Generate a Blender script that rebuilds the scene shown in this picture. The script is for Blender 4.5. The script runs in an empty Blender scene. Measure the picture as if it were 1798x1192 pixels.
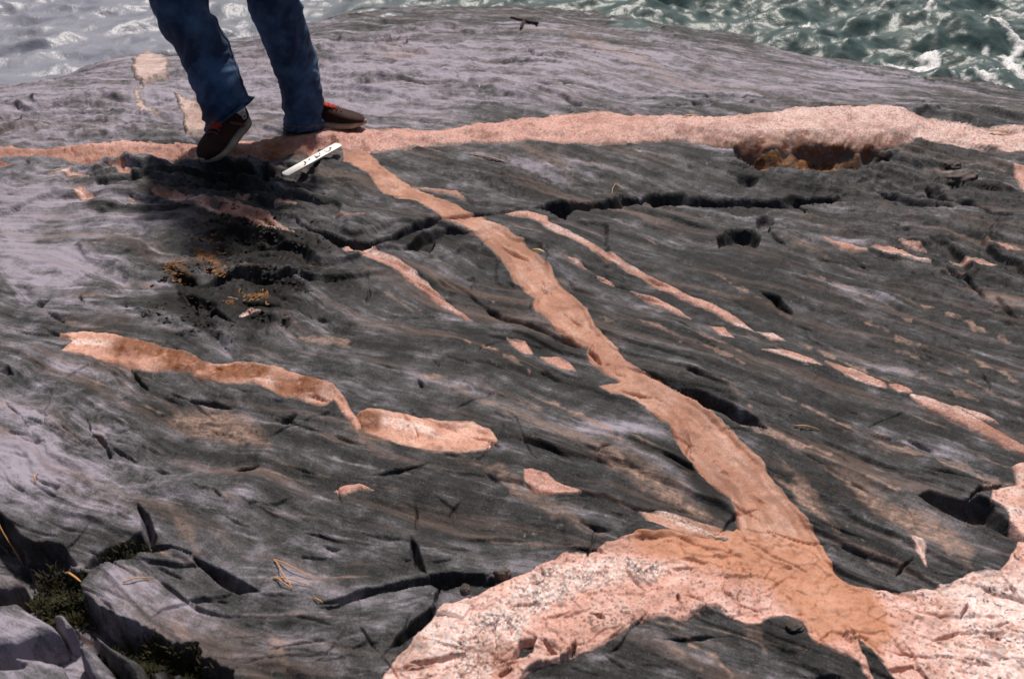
import bpy, bmesh, math, random
import numpy as np
from mathutils import Vector, Matrix, Quaternion

# ------------------------------------------------------------------ camera, sky, sun, exposure
SC = bpy.context.scene
CAM_H, PITCH, FPX = 1.45, math.radians(32.55), 1748.0
cam_d = bpy.data.cameras.new("camera"); cam = bpy.data.objects.new("camera", cam_d)
SC.collection.objects.link(cam); SC.camera = cam
cam.location = (0, 0, CAM_H); cam.rotation_euler = (math.pi/2 - PITCH, 0, 0)
cam_d.sensor_width = 36.0; cam_d.lens = 36.0*FPX/1798.0; cam_d.clip_end = 2000; cam_d.clip_start = 0.05
cam_d.dof.use_dof = True; cam_d.dof.focus_distance = 3.0; cam_d.dof.aperture_fstop = 5.6

SUN_EL, SUN_AZ = math.radians(62), math.radians(9)      # azimuth from +Y towards +X
W = bpy.data.worlds.new("World"); SC.world = W; W.use_nodes = True
wn = W.node_tree.nodes; wl = W.node_tree.links
bg = wn["Background"]; sky = wn.new("ShaderNodeTexSky"); sky.sky_type = 'NISHITA'; sky.sun_disc = False
sky.sun_elevation = SUN_EL; sky.sun_rotation = SUN_AZ; sky.dust_density = 4.0; sky.air_density = 1.0
wl.new(sky.outputs[0], bg.inputs[0]); bg.inputs[1].default_value = 0.058
sd_ = bpy.data.lights.new("sun", 'SUN'); sun = bpy.data.objects.new("sun", sd_); SC.collection.objects.link(sun)
sd_.energy = 4.5; sd_.angle = math.radians(3.0); sd_.color = (1.0, 0.93, 0.86)
sdir = Vector((math.sin(SUN_AZ)*math.cos(SUN_EL), math.cos(SUN_AZ)*math.cos(SUN_EL), math.sin(SUN_EL)))
sun.rotation_euler = sdir.to_track_quat('Z', 'Y').to_euler(); sun.location = (0, 6, 8)
vs = SC.view_settings; vs.view_transform = 'Standard'; vs.look = 'None'; vs.exposure = 0.0; vs.gamma = 1.0
vs.use_curve_mapping = False

random.seed(4); RNG = np.random.default_rng(11)
COL = SC.collection

# ------------------------------------------------------------------ photo pixel <-> place
CT, ST = math.cos(PITCH), math.sin(PITCH)
def pix(px, py, z=0.0):
    """point of the photograph on the level z -> world x, y"""
    px = np.asarray(px, float); py = np.asarray(py, float)
    a, b = (px-899)/FPX, (596-py)/FPX
    dx, dy, dz = a, CT+b*ST, -ST+b*CT
    t = (z-CAM_H)/dz
    return dx*t, dy*t
def proj(x, y, z):
    zc = y*CT + (CAM_H-z)*ST
    return 899+FPX*x/zc, 596-FPX*(y*ST-(CAM_H-z)*CT)/zc
def pix_at_y(px, py, Y):
    a, b = (px-899)/FPX, (596-py)/FPX
    t = Y/(CT+b*ST)
    return Vector((a*t, Y, CAM_H+(-ST+b*CT)*t))

# ------------------------------------------------------------------ noise
_perm = RNG.permutation(256).astype(np.int32); _perm = np.concatenate([_perm, _perm])
_ga = np.arange(16)*2*np.pi/16; _gx, _gy = np.cos(_ga).astype(np.float32), np.sin(_ga).astype(np.float32)
def pn(x, y, seed=0):
    x = np.asarray(x, np.float32)+np.float32(seed*17.37); y = np.asarray(y, np.float32)-np.float32(seed*9.71)
    xi = np.floor(x); yi = np.floor(y); fx = x-xi; fy = y-yi
    xi = xi.astype(np.int32) & 255; yi = yi.astype(np.int32) & 255
    u = fx*fx*fx*(fx*(fx*6-15)+10); v = fy*fy*fy*(fy*(fy*6-15)+10)
    def g(ix, iy, dx, dy):
        h = _perm[_perm[ix & 255]+(iy & 255)] & 15
        return _gx[h]*dx+_gy[h]*dy
    a = g(xi, yi, fx, fy); b = g(xi+1, yi, fx-1, fy); c = g(xi, yi+1, fx, fy-1); d = g(xi+1, yi+1, fx-1, fy-1)
    a = a+u*(b-a); c = c+u*(d-c)
    return (a+v*(c-a))*1.45
def fbm(x, y, o=3, seed=0):
    r = 0; a = 1.0
    for k in range(o):
        r = r+a*pn(x*2**k, y*2**k, seed+k*3); a *= 0.5
    return r
def sstep(a, b, x):
    t = np.clip((x-a)/(b-a), 0, 1); return t*t*(3-2*t)

# ------------------------------------------------------------------ the sheet of ground points
WATER = -0.22
pyr = np.arange(1215, -30, -1.62)
_, Yd = pix(np.full_like(pyr, 899.0), pyr)
Yr = np.concatenate([np.linspace(-1.6, Yd[0]-0.02, 46)[:-1], Yd, Yd[-1]+np.linspace(0.05, 1, 34)**1.5*4.5])
sc_ = np.linspace(-1.05, 1.05, 1150)
sout = 1.05+np.linspace(0.02, 1, 46)**1.4*2.2
sr = np.concatenate([-sout[::-1], sc_, sout])
zc_r = np.maximum(Yr, Yd[0])*CT+CAM_H*ST
S, Y = np.meshgrid(sr, Yr); X = S*(zc_r[:, None]*899/FPX)
R_, C_ = X.shape
shore_px = np.array([(-900,330),(-300,205),(0,152),(120,128),(235,97),(390,68),(560,42),(640,16),(760,9),(900,10),(1000,25),(1180,36),
                     (1330,64),(1400,82),(1500,104),(1600,126),(1700,150),(1798,174),(2100,250),(2800,330)], float)
sx, sy = pix(shore_px[:, 0], shore_px[:, 1], WATER)
def shore_y(x): return np.interp(x, sx, sy)
YS = shore_y(X)+0.10*fbm(X*1.6, Y*0.0+3, 3, 5)
Y0 = np.minimum(3.95+0.0*X, YS-0.75)
t = (Y-Y0)/(YS-Y0)
HB = np.where(t < 0, 0, np.where(t < 1, WATER*(0.25*t*t+0.75*t)*np.minimum(1, t*6+0.0)**0.5, WATER-np.clip(Y-YS, 0, 2)*0.30))
HB = HB+0.0
PX, PY = proj(X, np.maximum(Y, 0.2), HB)
PY = np.where(Y < 0.2, 3000, PY)
SCL = np.clip((PY+520)*CT/CAM_H, 200, 1400)           # photo pixels per metre

# ------------------------------------------------------------------ foliation field of the gneiss
guides = """1000 420 1250 540;1450 640 1790 780;1300 500 1500 600;1500 400 1790 470;1600 340 1760 390;1200 620 1330 690;1400 750 1700 830
1450 850 1680 970;1150 800 1290 900;900 500 1000 560;850 680 1030 780;700 480 830 550;650 600 850 612;500 460 640 520;100 450 300 480
20 420 250 400;0 350 250 345;150 610 330 640;400 660 580 710;680 740 860 770;300 750 480 790;0 720 120 800;150 700 230 800;620 330 760 390
850 290 1050 350;1250 300 1600 290;900 830 1020 860;600 800 900 900;300 850 500 870;100 870 250 890;200 990 420 1080;560 1100 700 1060
800 1120 1050 960;1500 1060 1790 1100;1150 1130 1300 1160;600 120 900 100;400 180 600 190;1000 150 1300 190;1400 130 1700 180;1000 70 1350 180
100 180 330 190;30 200 200 160;30 300 200 290;-200 400 -50 400;1900 500 2100 560;1900 900 2100 980;0 1150 130 1192;300 520 420 480;420 400 520 440"""
G = np.array([[float(v) for v in s.split()] for s in guides.replace("\n", ";").split(";")])
gx1, gy1 = pix(G[:, 0], np.maximum(G[:, 1], -100)); gx2, gy2 = pix(G[:, 2], G[:, 3])
gth = np.arctan2(gy2-gy1, gx2-gx1); gcx, gcy = (gx1+gx2)/2, (gy1+gy2)/2
hh = 0.08
px_ = np.arange(-13, 13, hh); py_ = np.arange(-2.2, 12, hh)
GX, GY = np.meshgrid(px_, py_); c2 = np.zeros_like(GX); s2 = np.zeros_like(GX)
for a, b, th in zip(gcx, gcy, gth):
    w = 1/((GX-a)**2+(GY-b)**2+0.04)**1.6
    c2 += w*np.cos(2*th); s2 += w*np.sin(2*th)
TH = 0.5*np.arctan2(s2, c2)
def poisson(vx, vy):
    gx = 0.5*(vx[:, 1:]+vx[:, :-1])*hh; gy = 0.5*(vy[1:]+vy[:-1])*hh
    def AT(ax, ay):
        r = np.zeros(GX.shape); r[:, 1:] += ax; r[:, :-1] -= ax; r[1:] += ay; r[:-1] -= ay; return r
    def A(u): return AT(u[:, 1:]-u[:, :-1], u[1:]-u[:-1])
    b = AT(gx, gy); u = GX*vx.mean()+GY*vy.mean(); r = b-A(u); p = r.copy(); rs = (r*r).sum()
    for _ in range(420):
        q = A(p); al = rs/(p*q).sum(); u += al*p; r -= al*q; r2 = (r*r).sum()
        if r2 < 1e-9: break
        p = r+(r2/rs)*p; rs = r2
    return u
PSI = poisson(-np.sin(TH), np.cos(TH)); PHI = poisson(np.cos(TH), np.sin(TH))
def bil(F, x, y):
    i = np.clip((x-px_[0])/hh, 0, len(px_)-1.001); j = np.clip((y-py_[0])/hh, 0, len(py_)-1.001)
    i0 = i.astype(int); j0 = j.astype(int); a = i-i0; b = j-j0
    return (F[j0, i0]*(1-a)+F[j0, i0+1]*a)*(1-b)+(F[j0+1, i0]*(1-a)+F[j0+1, i0+1]*a)*b
psi = bil(PSI, X, Y); phi = bil(PHI, X, Y)
psi = psi+(0.018+0.045*sstep(.3, -1.2, X))*fbm(X*2.0, Y*2.0, 3, 2)

# ------------------------------------------------------------------ helpers that draw on the sheet (photo tracings)
PXf, PYf = PX.ravel(), PY.ravel()
rowmin = np.minimum(PY.min(1), 5000); rowmax = PY.max(1)
EDGE = (fbm(X*22, Y*22, 3, 31)*4.0+pn(X*70, Y*70, 77)*1.4).ravel()      # raggedness of outlines, in photo pixels near the middle
EDGE2 = (fbm(X*13, Y*13, 2, 131)*4.2).ravel()
EDGEV = EDGE*.40+EDGE2*.45
def P(s): return np.array([[float(v) for v in q.split(",")] for q in s.split()])
def near(poly, m):
    x0, y0 = poly.min(0)-m; x1, y1 = poly.max(0)+m
    rows = np.nonzero((rowmax >= y0) & (rowmin <= y1))[0]
    if len(rows) == 0: return np.array([], int)
    a, b = rows[0]*C_, (rows[-1]+1)*C_
    k = np.nonzero((PXf[a:b] > x0) & (PXf[a:b] < x1) & (PYf[a:b] > y0) & (PYf[a:b] < y1))[0]
    return k+a
def dseg(x, y, p, q):
    d = q-p; L = max((d*d).sum(), 1e-9)
    t = np.clip(((x-p[0])*d[0]+(y-p[1])*d[1])/L, 0, 1)
    return np.hypot(x-p[0]-t*d[0], y-p[1]-t*d[1]), t
def sd_poly(x, y, poly):
    d = np.full(x.shape, 1e9); ins = np.zeros(x.shape, bool); n = len(poly)
    for i in range(n):
        p, q = poly[i], poly[(i+1) % n]
        d = np.minimum(d, dseg(x, y, p, q)[0])
        if p[1] != q[1]:
            c = ((p[1] > y) != (q[1] > y)) & (x < (q[0]-p[0])*(y-p[1])/(q[1]-p[1])+p[0]); ins ^= c
    return np.where(ins, d, -d)
def sd_line(x, y, poly, w, taper=True):
    """w: half widths at each point (or one number)"""
    w = np.broadcast_to(np.asarray(w, float), (len(poly),)).copy()
    if taper: w[0] *= 0.25; w[-1] *= 0.25
    best = np.full(x.shape, -1e9)
    for i in range(len(poly)-1):
        d, t = dseg(x, y, poly[i], poly[i+1]); best = np.maximum(best, w[i]*(1-t)+w[i+1]*t-d)
    return best
def shape(spec, m=20, rough=1.0, E=None):
    """spec: ('poly', pts) or ('line', pts, halfwidths) -> indices, signed distance in photo pixels"""
    pts = spec[1]; mm = m+(np.max(spec[2]) if spec[0] == 'line' else 0)
    k = near(pts, mm)
    sd = sd_poly(PXf[k], PYf[k], pts) if spec[0] == 'poly' else sd_line(PXf[k], PYf[k], pts, spec[2])
    return k, sd+(EDGE if E is None else E)[k]*rough

# ------------------------------------------------------------------ relief of the rock
def blobs(spec):
    r = np.zeros_like(PX)
    for (a, b, rx, ry, v) in spec:
        r += v*np.exp(-(((PX-a)/rx)**2+((PY-b)/ry)**2))
    return r
rough = 0.75+blobs([(420,440,170,110,0.9),(420,310,160,40,0.9),(1550,340,330,110,0.7),(1650,460,200,90,0.5),(150,250,260,90,0.5),(200,780,250,120,0.5),
                    (60,430,230,130,-.35),(60,800,170,110,-.4),(300,1020,220,90,-.35),(600,960,200,90,-.25),(980,720,160,90,-0.4),(700,640,150,70,-0.2),(1500,130,300,45,-0.2),(700,120,450,70,.5),(1400,680,250,90,-0.1),(900,320,140,40,0.5),(1250,1150,200,50,0.2)])
macro = 0.020*fbm(X*0.8, Y*0.8, 2, 1)+0.012*fbm(X*2.6, Y*2.6, 2, 4)
macro += blobs([(1440,330,260,28,-0.045),(410,312,110,22,-0.05),(470,430,130,45,-0.03),(200,760,120,60,0.02),(700,860,100,40,0.015),
                (330,870,140,50,0.02),(1250,860,90,50,-0.012),(900,200,400,14,0.012)])*np.where(Y > 0.5, 1, 0)
fol = np.zeros_like(X)
n1 = fbm(psi*9, phi*0.9, 3, 7)
saw = (psi*8.5+1.3*fbm(psi*2.2, phi*0.7, 2, 9)+0.16*pn(X*9, Y*9, 12)) ; saw = saw-np.floor(saw)
sawh = np.where(saw > 0.09, (1-saw)/0.91, saw/0.09)
sawm = sstep(-0.1, 0.5, fbm(psi*1.6, phi*0.8, 2, 15))
saw2 = psi*26+1.6*fbm(psi*6, phi*1.1, 2, 19)+0.2*pn(X*25, Y*25, 22); saw2 = saw2-np.floor(saw2)
saw2h = np.where(saw2 > 0.15, (1-saw2)/0.85, saw2/0.15)
saw3 = psi*3.4+1.5*fbm(psi*1.2, phi*1.0, 3, 119)+0.30*fbm(X*5, Y*5, 3, 121); saw3 = saw3-np.floor(saw3)
saw3h = np.where(saw3 > 0.10, (1-saw3)/0.90, saw3/0.10)*(1-np.clip(blobs([(1180,520,330,120,.75),(1450,640,300,110,.5),(760,480,160,70,.5),(980,700,200,100,.5)]), 0, .85))*sstep(-.05, .45, fbm(psi*1.1+4, phi*0.9, 3, 123))
saw2m = sstep(0.0, 0.6, fbm(psi*4, phi*1.1, 2, 25))
fol = 0.008*n1+0.024*saw3h+0.013*sawh*sawm+0.0045*saw2h*saw2m+0.0026*fbm(psi*42, phi*3.4, 3, 28)+0.010*fbm(psi*3.2, phi*1.6, 2, 29)
iso = 0.0035*fbm(X*14, Y*14, 3, 33)+0.0014*fbm(X*75, Y*75, 3, 37)
pit = sstep(0.6, 1.0, fbm(X*9, Y*9, 2, 41))*(-0.008)*0.3
lumpm = np.clip(blobs([(130,230,260,90,1.0),(430,450,170,110,1.0),(420,310,170,45,1.0),(1600,330,330,90,.9),(950,310,170,45,.9),(250,810,260,110,.6),(1300,180,300,25,.5),(760,110,220,70,.8),(450,160,260,60,.8),(1100,120,250,50,.5),(1700,500,160,120,.5)]), 0, 1.2)
lz = fbm(psi*12+.3*pn(X*8, Y*8, 3), phi*3.2, 3, 111); lz = np.abs(lz)**.8*np.sign(lz)
lump_h = (0.013*lz+0.006*fbm(X*34, Y*34, 2, 114))*lumpm
H = HB+macro+(fol+iso+pit)*rough*1.12+lump_h
Hs = HB+macro+0.25*iso+0.4*lump_h                                   # the smoother face that veins keep
Hf = H.ravel(); Hsf = Hs.ravel()
carve = np.zeros_like(Hf)

def groove(pts, w, depth, wall=0.65, rough=0.8):
    pts = P(pts) if isinstance(pts, str) else pts
    k, sd = shape(('line', pts, w), 12, rough, EDGE2)
    wm = np.max(w)
    carve[k] = np.minimum(carve[k], -depth*np.clip(sd/(wm*wall), 0, 1)**0.8)
def hollow(pts, depth, wall=6.0, rough=1.0):
    k, sd = shape(('poly', P(pts)), 12, rough, EDGE2)
    carve[k] = np.minimum(carve[k], -depth*np.clip(sd/wall, 0, 1)**0.8)

# the long open joint and its wide black places
groove("520,393 560,418 605,440 650,442 690,424 730,408 775,397", [7,8,8,5,7,8,5], 0.06)
groove("765,399 800,390 860,379 930,371", [6,4,4,6], 0.03)
groove("930,371 980,366 1030,360 1090,351 1130,345 1200,336 1290,338 1370,340 1440,332 1490,322", [6,9,7,10,7,7,8,9,8,4], 0.07)
hollow("962,366 1000,356 1075,352 1105,356 1060,368 1010,374 992,392 978,390", 0.07)
hollow("1105,345 1150,330 1200,325 1260,338 1330,330 1390,338 1420,352 1415,366 1392,356 1380,344 1290,352 1215,350 1150,356", 0.07)
hollow("1420,332 1440,322 1485,322 1482,336 1455,342 1425,338", 0.07)
hollow("705,445 740,418 770,410 795,406 826,416 790,420 766,430 756,452 742,446", 0.045)
hollow("1262,432 1258,414 1274,400 1300,394 1322,400 1340,412 1330,430 1310,440 1288,434", 0.05, 7, 1.3)
hollow("1328,382 1340,374 1358,378 1362,388 1350,396 1338,406 1330,396", 0.035, 6, 1.0)
groove("1340,392 1360,412 1380,424", [7,6,3], 0.04)
hollow("1604,872 1630,864 1690,876 1738,882 1772,912 1798,936 1810,950 1768,938 1690,910 1640,890", 0.05, 10, 1.3)
groove("1190,692 1225,708 1262,728 1300,744 1345,764", [3,9,11,10,4], 0.06)
groove("780,492 830,520 880,552 950,578 1000,602 1030,618", [3,4,4,5,6,4], 0.025)
groove("1024,614 1046,630 1058,646", [4,5,2], 0.02)
groove("1060,640 1110,652 1150,668 1190,694", [2,2,3,3], 0.012)
groove("560,1056 600,1048 650,1034 720,1018 790,1010 860,1016 868,1008", [7,9,8,7,9,11,4], 0.06)
hollow("752,1002 800,998 850,1000 858,1012 830,1024 780,1030 748,1020", 0.06)
groove("768,1045 756,1070 730,1096 700,1126 682,1140", [5,9,12,10,4], 0.06)
groove("772,1028 764,1046 757,1060", [4,4,4], 0.02)
groove("718,935 728,960 736,986 752,1006", [2,7,10,3], 0.04)
groove("728,938 732,905 728,880", [3,3,2], 0.015)
groove("340,978 380,1002 420,1024 454,1032", [5,13,13,4], 0.07)
groove("150,990 190,972 225,966 262,948 258,920 244,900", [6,12,14,16,11,5], 0.07)
groove("225,966 262,966 300,962 335,972", [8,7,4,4], 0.05)
groove("560,1064 590,1062 640,1040", [4,4,3], 0.03)
groove("270,1010 305,1032 345,1058 405,1074", [2,3,3,2], 0.012)
groove("700,1192 660,1140 640,1110 612,1085", [2,3,3,2], 0.014)
groove("400,832 430,832 455,824", [3,6,4], 0.03)
groove("0,905 8,930 30,950 60,965 100,970 130,985", [14,16,14,15,18,16], 0.08)
for s_, w_, d_ in [("1600,300 1640,322 1690,345 1740,372 1790,392",[2,4,5,6,3],.04),("1530,318 1580,332 1640,346 1700,362",[5,5,4,3],.035),
    ("1560,385 1580,400 1600,412",[3,5,3],.03),("1500,440 1520,455 1530,464",[3,6,3],.035),("1665,462 1700,490 1730,518",[3,5,4],.035),
    ("1335,510 1365,528 1392,546",[3,5,4],.03),("1750,520 1770,545 1790,556",[3,5,4],.03),("1620,310 1660,330 1680,350",[4,6,4],.03),
    ("1280,300 1310,308 1340,306",[4,6,4],.03),("1000,500 1050,520 1090,536",[2,2,2],.008),("645,485 648,520 640,548",[3,3,2],.012),
    ("640,560 720,552 790,546",[2,3,2],.008),("1500,150 1540,152",[2,2],.02),("905,135 960,150 1025,146",[3,6,5],.03),("985,180 1010,192 1030,200",[4,6,4],.03),
    ("920,75 932,92 945,100 975,96",[4,5,6,3],.03),("955,2 960,12",[4,5],.03),("1020,26 1060,24",[3,4],.03),("1035,88 1050,84",[3,3],.02),
    ("660,80 680,70 712,66 704,92",[3,5,5,4],.025),("720,140 760,122 790,114",[4,6,3],.025),("770,128 800,132 812,122",[3,6,3],.02),("840,165 850,152",[3,4],.02),
    ("640,110 700,106",[4,3],.02),("790,55 815,45",[2,3],.02),("1330,152 1345,148",[3,3],.02),("1160,190 1230,184 1280,176",[5,7,4],.03),("1190,172 1280,166 1330,184 1400,196",[4,5,5,4],.03),
    ("0,215 30,218 60,205",[8,10,7],.03),("40,195 75,200 110,185",[6,8,6],.025),("100,205 120,190",[3,5],.02),("160,195 180,190",[3,3],.02),("170,165 182,152",[3,6],.02),
    ("150,312 190,328 250,318 300,306",[3,6,5,4],.03),("200,335 240,325",[4,4],.02),("300,247 330,242 350,241",[2,3,3],.03),
    ("100,320 118,328",[4,7],.02),("30,340 50,335",[4,5],.02),("40,525 70,528 90,520",[2,7,3],.03),("140,520 150,540",[5,3],.02),("80,548 110,565 120,580",[4,7,4],.025),
    ("0,658 15,655 25,662",[6,7,4],.03),("215,560 240,575",[3,4],.02),("300,690 340,702 380,710 410,720",[2,4,5,3],.025),("230,650 250,675 268,690",[3,4,2],.02),
    ("165,775 185,790 196,812",[4,6,4],.03),("150,730 160,760 170,790",[3,4,3],.02),("80,852 100,860 112,855",[3,4,2],.015),("370,870 390,882",[3,4],.015),
    ("480,735 500,742 520,730",[3,6,3],.02),("1040,800 1060,785 1090,780",[3,4,2],.012),("870,800 930,806",[2,4],.015),("640,838 700,836 760,815",[3,4,2],.02),
    ("500,470 530,480 560,484",[3,5,3],.02),("420,480 450,490 480,500",[3,7,3],.03),("430,535 470,545 510,540",[4,7,3],.03),("290,470 330,490 350,495",[5,9,5],.04),
    ("310,510 340,530 350,560",[5,7,4],.03),("360,540 390,560 420,580",[4,6,4],.03),("750,625 770,640",[6,10],.02),("735,665 740,672",[4,4],.02),
    ("370,300 420,305 470,318 510,330",[10,16,15,6],.05),("330,310 360,320 400,335",[6,9,6],.04),("450,290 490,290 520,300",[8,9,6],.04),
    ("380,395 430,400 470,415 500,430",[9,14,12,6],.045),("1335,420 1350,440",[3,5],.02),("1700,878 1720,860 1760,850",[4,4,3],.02),
    ("1590,200 1640,208 1700,218 1740,226",[4,8,9,5],.035),("1430,340 1432,352",[6,4],.03),("1410,350 1420,362",[4,3],.03),
    ("880,480 900,500",[2,2],.01),("800,495 830,490 845,494",[2,4,2],.015),("1500,1020 1530,1030",[2,2],.006)]:
    groove(s_, w_, d_)
hollow("1284,262 1330,265 1380,266 1450,263 1530,266 1590,266 1560,278 1510,292 1460,294 1400,297 1330,296 1292,289", 0.075, 7, .6)
hollow("520,268 545,246 580,240 600,252 575,268 545,276", 0.04, 7)
# broken, mossy gap in the near corner
GAP = P("-60,905 0,912 30,955 70,975 110,978 150,1000 140,1030 175,1058 200,1075 235,1078 262,1092 300,1110 345,1118 352,1140 380,1158 410,1165 405,1215 240,1230 120,1225 -60,1225")
k, sd = shape(('poly', GAP), 12, 1.6)
gapsd = np.full(Hf.shape, -1e3); gapsd[k] = sd
Hunc = Hf+np.maximum(carve, -0.0)
carve[k] = np.minimum(carve[k], -0.085*np.clip(sd/9, 0, 1)**0.8)
# scattered notches along the foliation
for i in range(330):
    cx_, cy_ = random.uniform(-40, 1840), random.uniform(20, 1190)
    if 1080 < cy_ and cx_ < 420: continue
    xx, yy = pix(cx_, cy_); th = float(bil(TH, np.array([xx]), np.array([yy]))[0])+random.gauss(0, .16)
    L = random.uniform(.02, .10); wpx = random.uniform(1.2, 3.6)*(0.6+cy_/1100)
    pts = []
    for q in (-1, 0, 1):
        a, b = proj(xx+q*L*math.cos(th), yy+q*L*math.sin(th)+0.004*random.gauss(0, 1), 0); pts.append((a, b))
    groove(np.array(pts), [wpx*.5, wpx, wpx*.5], random.uniform(.004, .016), 0.8, 0.5)

# hairline joints across the layering
for i in range(95):
    cx_, cy_ = random.uniform(-20, 1820), random.uniform(40, 1190); xx, yy = pix(cx_, cy_)
    th = float(bil(TH, np.array([xx]), np.array([yy]))[0])+random.choice([1.1, -0.9, 1.5, .45, -.4])+random.gauss(0, .2); L = random.uniform(.05, .22); pts = []; ax0, ay0 = float(xx), float(yy)
    for q in range(6):
        pts.append(proj(ax0, ay0, 0)); th += random.gauss(0, .28); ax0 += L/5*math.cos(th); ay0 += L/5*math.sin(th)
    if min(p_[1] for p_ in pts) < 12 or ay0 > 6: continue
    w_ = random.uniform(.9, 1.9)*(.7+cy_/1300); groove(np.array(pts), [w_*.5, w_, w_, w_, w_*.8, w_*.4], random.uniform(.004, .012), 0.7, 0.35)
Hc = Hf+carve*(0.9+0.2*(EDGE2/4))                       # the bedrock before veins are let in

# ------------------------------------------------------------------ colour masks on the rock (weathering, bands, stains, painted sheen and shadow)
nmask = fbm(psi*7, phi*2, 3, 51); nmask2 = fbm(X*10, Y*10, 3, 55)
pale = 0.235+blobs([(40,420,230,150,.60),(40,800,170,130,.62),(60,1120,190,80,.50),(300,170,700,75,.50),(800,110,520,80,.50),(1450,140,330,50,.38),(280,900,190,70,.25),(620,1080,130,70,.20),
    (280,1030,150,60,.25),(480,980,160,60,.14),(560,600,200,60,.12),(1040,760,110,24,.30),(1130,830,60,40,.15),(760,670,120,30,.16),(300,620,250,70,.12),(950,300,150,30,.18),(700,380,120,40,.10),(1350,320,80,20,.2),(1600,1010,50,30,.1),
    (1350,600,260,200,-.14),(1150,900,160,60,-.16),(1250,1150,300,60,-.14),(720,840,240,70,-.16),(880,640,160,90,-.12),(1600,700,260,200,-.10),(450,430,150,90,-.22),(1450,880,120,70,-.14)])
pale = pale+blobs([(60,430,200,170,.26),(60,800,150,130,.26),(40,1120,200,80,.28),(250,190,500,80,.20),(800,100,520,80,.20),(1500,140,330,50,.14),(280,1030,160,60,.16)])+0.24*nmask+0.16*nmask2  # left and far rock paler: missing specular sheen painted into the colour
tan = np.zeros_like(Hf); rust = np.zeros_like(Hf); dark = np.zeros_like(Hf)
def band(arr, pts, w, v, soft=1.0):
    pts = P(pts); k, sd = shape(('line', pts, w), 25, 1.5)
    arr[k] = np.maximum(arr[k], v*np.clip(sd/(np.max(w)*soft*.7)+0.2, 0, 1))
def gband(pts, w, v):
    pts = P(pts); k, sd = shape(('line', pts, w), 25, 1.2)
    palef0[k] += v*np.clip(sd/(np.max(w)*.8)+0.2, 0, 1)
palef0 = pale.ravel()
for z_, w_, v_ in [("1029,752 1100,752 1172,762",[8,15,8],.55),("1060,765 1115,790 1200,855 1255,897",[5,12,13,5],.40),("1520,640 1580,655 1645,678",[8,18,8],.35),("1660,770 1722,775 1780,800",[6,13,8],.4),("900,660 990,690 1080,735",[4,8,4],.3),
    ("200,405 240,420 285,443",[5,9,5],.5),("0,400 40,420 60,445",[16,22,12],.45),("0,740 60,760 110,800",[30,40,20],.4),("150,700 210,740 240,790",[6,10,6],.3),("1270,610 1330,640 1400,668",[5,8,4],.3),("1400,480 1470,505 1540,540",[6,10,6],.25),
    ("1180,1140 1240,1165 1290,1192",[6,10,8],.4),("1010,1165 1060,1150 1120,1130",[4,6,4],.3),("640,1110 700,1080 750,1040",[10,18,10],.3),("600,980 660,965 720,960",[10,20,10],.22),("900,290 960,305 1030,335",[8,16,8],.35),("650,300 700,320 740,345",[6,10,6],.3),
    ("1290,520 1360,540 1420,575",[10,22,12],-.35),("1000,640 1060,700 1120,740",[14,26,12],-.25),("1190,770 1230,850 1275,905",[10,22,12],-.35),("1420,900 1480,950 1540,1000",[12,24,12],-.3),("860,590 940,600 1020,625",[8,18,12],-.4),("640,805 760,830 880,850",[14,24,12],-.3),
    ("1550,560 1650,600 1750,650",[14,28,14],-.25),("1560,800 1650,830 1740,850",[10,20,10],-.25),("400,690 480,720 560,740",[8,16,10],-.3),("220,660 260,690 330,720",[6,12,8],-.4),("560,560 650,600 760,612",[8,16,8],-.15),("1250,1110 1330,1120 1420,1160",[16,34,20],-.25),("250,860 330,850 420,870",[12,22,12],-.25)]:
    gband(z_, w_, v_)
pale = palef0.reshape(pale.shape)
band(tan, "1040,765 1110,825 1200,885 1282,921", [5,10,11,5], 1.0); band(tan, "1446,822 1491,845 1521,875 1576,905 1652,945 1704,992", [5,8,10,18,20,10], 1.1)
band(tan, "1361,835 1411,875 1470,938", [6,13,7], .9); band(tan, "1526,835 1576,861", [2,3], .9); band(tan, "1266,682 1300,716", [7,10], .8); band(tan, "1182,655 1190,668", [5,6], .8); band(tan, "1312,730 1350,756", [5,7], .9)
band(tan, "1300,760 1376,780 1458,801", [2,4,2], 1.0); band(tan, "1735,682 1770,694", [6,8], .8); band(tan, "1550,765 1580,775", [7,9], .7); band(tan, "1210,1131 1250,1156 1285,1192", [3,8,7], .9); band(tan, "1700,860 1750,850 1780,845", [4,7,4], .8)
band(tan, "740,655 760,660 800,676", [5,8,5], .9); band(tan, "870,832 900,850 920,880", [7,11,6], .8); band(tan, "1000,905 1060,930", [6,8], .7); band(tan, "1100,560 1160,580 1200,600", [2,4,2], .7)
band(dark, "655,442 700,428 760,428 832,418", [10,18,16,6], .9); band(dark, "270,500 310,530 350,570", [14,26,18], .7); band(dark, "370,385 420,410 470,440 520,480", [26,52,52,24], 1.3); band(dark, "340,300 420,310 500,320", [24,34,24], 1.3); band(dark, "420,490 480,505 560,510", [14,24,12], 1.0)  # stains; the band right under the shoe is shadow painted in
band(tan, "734,655 802,680 882,716 961,749 1034,776 1106,834 1193,885 1245,914", [4,6,7,8,10,12,12,6], .55)
band(tan, "1080,790 1130,820 1190,860 1250,905", [8,12,14,6], .4)
band(tan, "289,740 330,745 361,741 427,756 481,790", [10,26,30,28,12], .85)
band(tan, "802,813 875,820 925,867 998,907 1066,939", [6,10,14,12,8], .5)
band(tan, "506,592 564,597 604,597 615,618", [4,7,9,4], .8)
band(tan, "1444,820 1488,834 1524,860 1557,889 1600,907 1654,936 1690,968 1705,997", [5,8,10,14,22,24,20,10], .8)
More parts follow.
